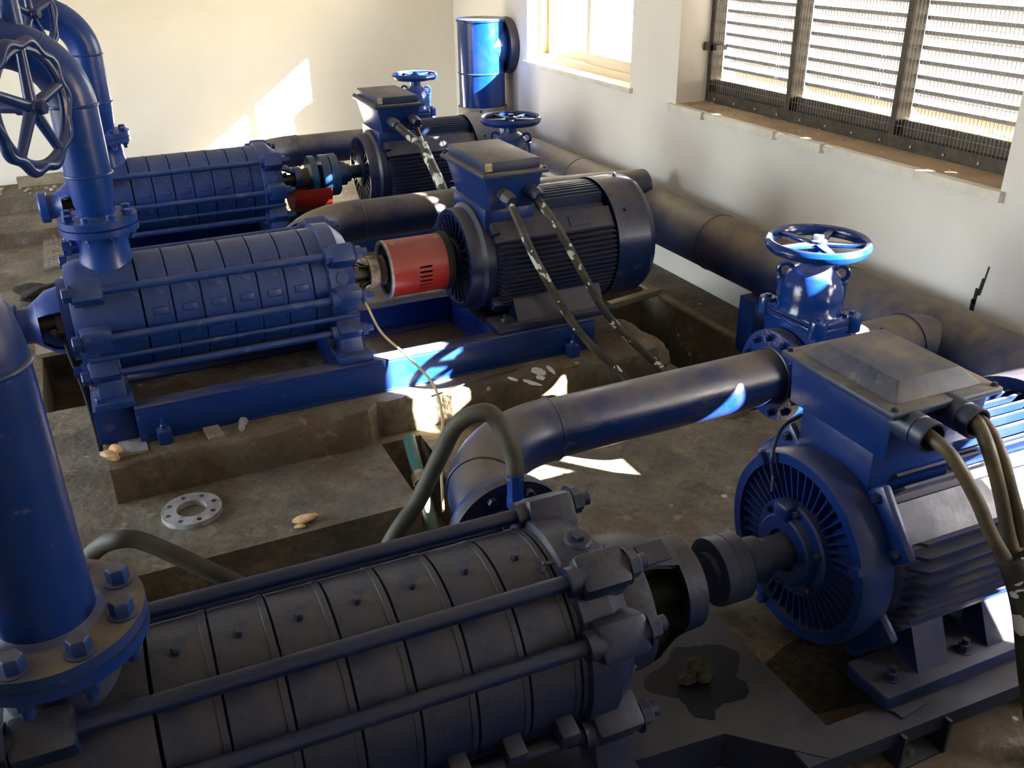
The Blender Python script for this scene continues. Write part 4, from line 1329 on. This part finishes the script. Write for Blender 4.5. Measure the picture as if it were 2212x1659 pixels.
for y0, y1, lab in ((6.56, 7.0, 'nearer chequer-steel cover plate on the floor at far left'), (7.01, 7.26, 'farther chequer-steel cover plate below the kerb at far left')):
    t = thing('cover_plate', lab, 'cover plate', (-.10, (y0 + y1) / 2, 0), 0, 'trench cover plates')
    h_ = (y1 - y0) / 2
    b = B().bx(-.29, .32, -h_, h_, .001, .018)
    for k in range(20):
        for q in range(int(h_ * 2 / .035)):
            b.box((-.26 + k * .03, -h_ + .03 + q * .035, .019), (.02, .005, .004), Matrix.Rotation(.8 if (k + q) % 2 else -.8, 3, 'Z'))
    b.build('plate', 'plate_zinc', t)
    B().bx(-.10, -.07, -.05, .05, .018, .03).build('grip', 'frame_dark', t)
tag(B().box((-.27, 5.14, .014), (.34, .20, .022), Matrix.Rotation(.05, 3, 'Z')).build('plank', 'wood'), 'short brown plank across the open trench left of the middle pump', 'plank')
tag(B().box((-.02, 8.2, .245), (1.0, .10, .07), Matrix.Rotation(.02, 3, 'Z'), .004).build('timber', 'wood'), 'weathered timber lying on the kerb against the back wall', 'timber')
b = B()
rnd = random.Random(12)
for k in range(60):
    s_ = rnd.uniform(.006, .022)
    b.lump((rnd.uniform(-.7, .4), rnd.uniform(7.9, 8.18), .21 + s_ * .5), (s_, s_, s_ * .6), k, .3, 1)
tag(b.build('rubble', 'rubble'), 'plaster crumbs along the kerb by the back wall', 'rubble', kind='stuff')
# rough concrete lumps at the right end of the middle plinth and by the trench
for x, y, z, sx, sy, sz, sd, lab in ((2.36, 3.62, .08, .10, .22, .10, 3, 'broken concrete lump at the right end of the middle plinth'), (2.44, 2.97, .0, .10, .08, .045, 6, 'broken concrete edge beside the trench behind the suction pipe')):
    o = tag(B().lump((x, y, z), (sx, sy, sz), sd, .22, 4).build('concrete_lump', 'plinth'), lab, 'concrete')
tag(B().bx(2.955, 3.0, 2.95, 4.6, .0, .018).build('trench_edging', 'wood'), 'rusty edging strip along the open trench by the window wall', 'edging')
for dy, an in ((0, .25), (.12, .05)):
    pass
tag(B().box((2.74, 4.33, .02), (.50, .05, .035), Matrix.Rotation(.18, 3, 'Z')).build('batten', 'wood'), 'wooden batten lying across the trench behind the middle motor', 'batten')
b = B()
for (y, z, l, w_, an) in ((2.440, .665, .13, .006, .12), (2.452, .635, .08, .008, .14), (2.465, .59, .07, .016, .05), (2.470, .55, .05, .020, -.02)):
    b.box((XW - .001, y, z), (.004, w_, l), Matrix.Rotation(an, 3, 'X'))
tag(b.build('scorch_mark', 'black'), 'black streak down the window wall above the large pipe', 'mark')

M['splash'] = plain('dried_white_paint', (.68, .66, .62), .7)
b = B()
rnd = random.Random(21)
for x, y, sx, sy, an in ((1.62, 3.33, .016, .055, .5), (1.70, 3.42, .03, .045, .2), (1.76, 3.41, .012, .05, -.1), (1.56, 3.40, .012, .03, .4), (1.68, 3.36, .02, .03, 0)):
    c, s_ = math.cos(an), math.sin(an)
    pr = []
    for k in range(18):
        a = 2 * PI * k / 18
        u, v = sx * math.cos(a) * rnd.uniform(.75, 1.15), sy * math.sin(a) * rnd.uniform(.75, 1.15)
        pr.append((x + c * u - s_ * v, y + s_ * u + c * v))
    b.prism(pr, .1655, .1668)
tag(b.build('paint_splash', 'splash'), 'white paint splashes on the plinth behind the nearer suction pipe', 'paint splash', kind='stuff')

# ------------------------------------------------------------------ light
sun = bpy.data.lights.new('sun', 'SUN')
so = bpy.data.objects.new('sun', sun)
C.objects.link(so)
so.rotation_euler = V((-1, 1.117, -.736)).to_track_quat('-Z', 'Y').to_euler()
sun.energy = 16
sun.angle = math.radians(.53)
sun.color = (1.0, .92, .80)
wd = bpy.data.worlds.new('sky')
S.world = wd
wd.use_nodes = True
nt = wd.node_tree
sky = nd(nt, 'ShaderNodeTexSky', sky_type='NISHITA')
sky.sun_disc = False
sky.sun_elevation = math.radians(26)
sky.sun_rotation = math.atan2(1, -1.117)
bg = nt.nodes['Background']
mx = nd(nt, 'ShaderNodeMix', data_type='RGBA')
mx.inputs[0].default_value = .6
nt.links.new(sky.outputs[0], mx.inputs[6])
mx.inputs[7].default_value = (1.45, 1.21, .97, 1)
nt.links.new(mx.outputs[2], bg.inputs[0])
bg.inputs[1].default_value = .35
def portal(loc, d, sx, sy):
    l = bpy.data.lights.new('daylight_portal', 'AREA')
    l.shape = 'RECTANGLE'; l.size = sx; l.size_y = sy
    l.cycles.is_portal = True
    o = bpy.data.objects.new('daylight_portal', l)
    C.objects.link(o)
    o.location = loc
    o.rotation_euler = V(d).to_track_quat('-Z', 'Y').to_euler()
portal((XL - .28, 4.8, 1.45), (1, 0, 0), 4.4, 2.9)
portal((XW + WT + .02, (W1[0] + W1[1]) / 2, (W1[2] + W1[3]) / 2), (-1, 0, 0), W1[1] - W1[0], W1[3] - W1[2])
portal((XW + WT + .02, (W2[0] + W2[1]) / 2, (W2[2] + W2[3]) / 2), (-1, 0, 0), W2[1] - W2[0], W2[3] - W2[2])
vs_ = S.view_settings
vs_.view_transform = 'Standard'
vs_.look = 'None'
vs_.gamma = 1
vs_.use_curve_mapping = False
vs_.exposure = 3.75
S.cycles.max_bounces = 10
S.cycles.diffuse_bounces = 6
S.cycles.sample_clamp_indirect = 8
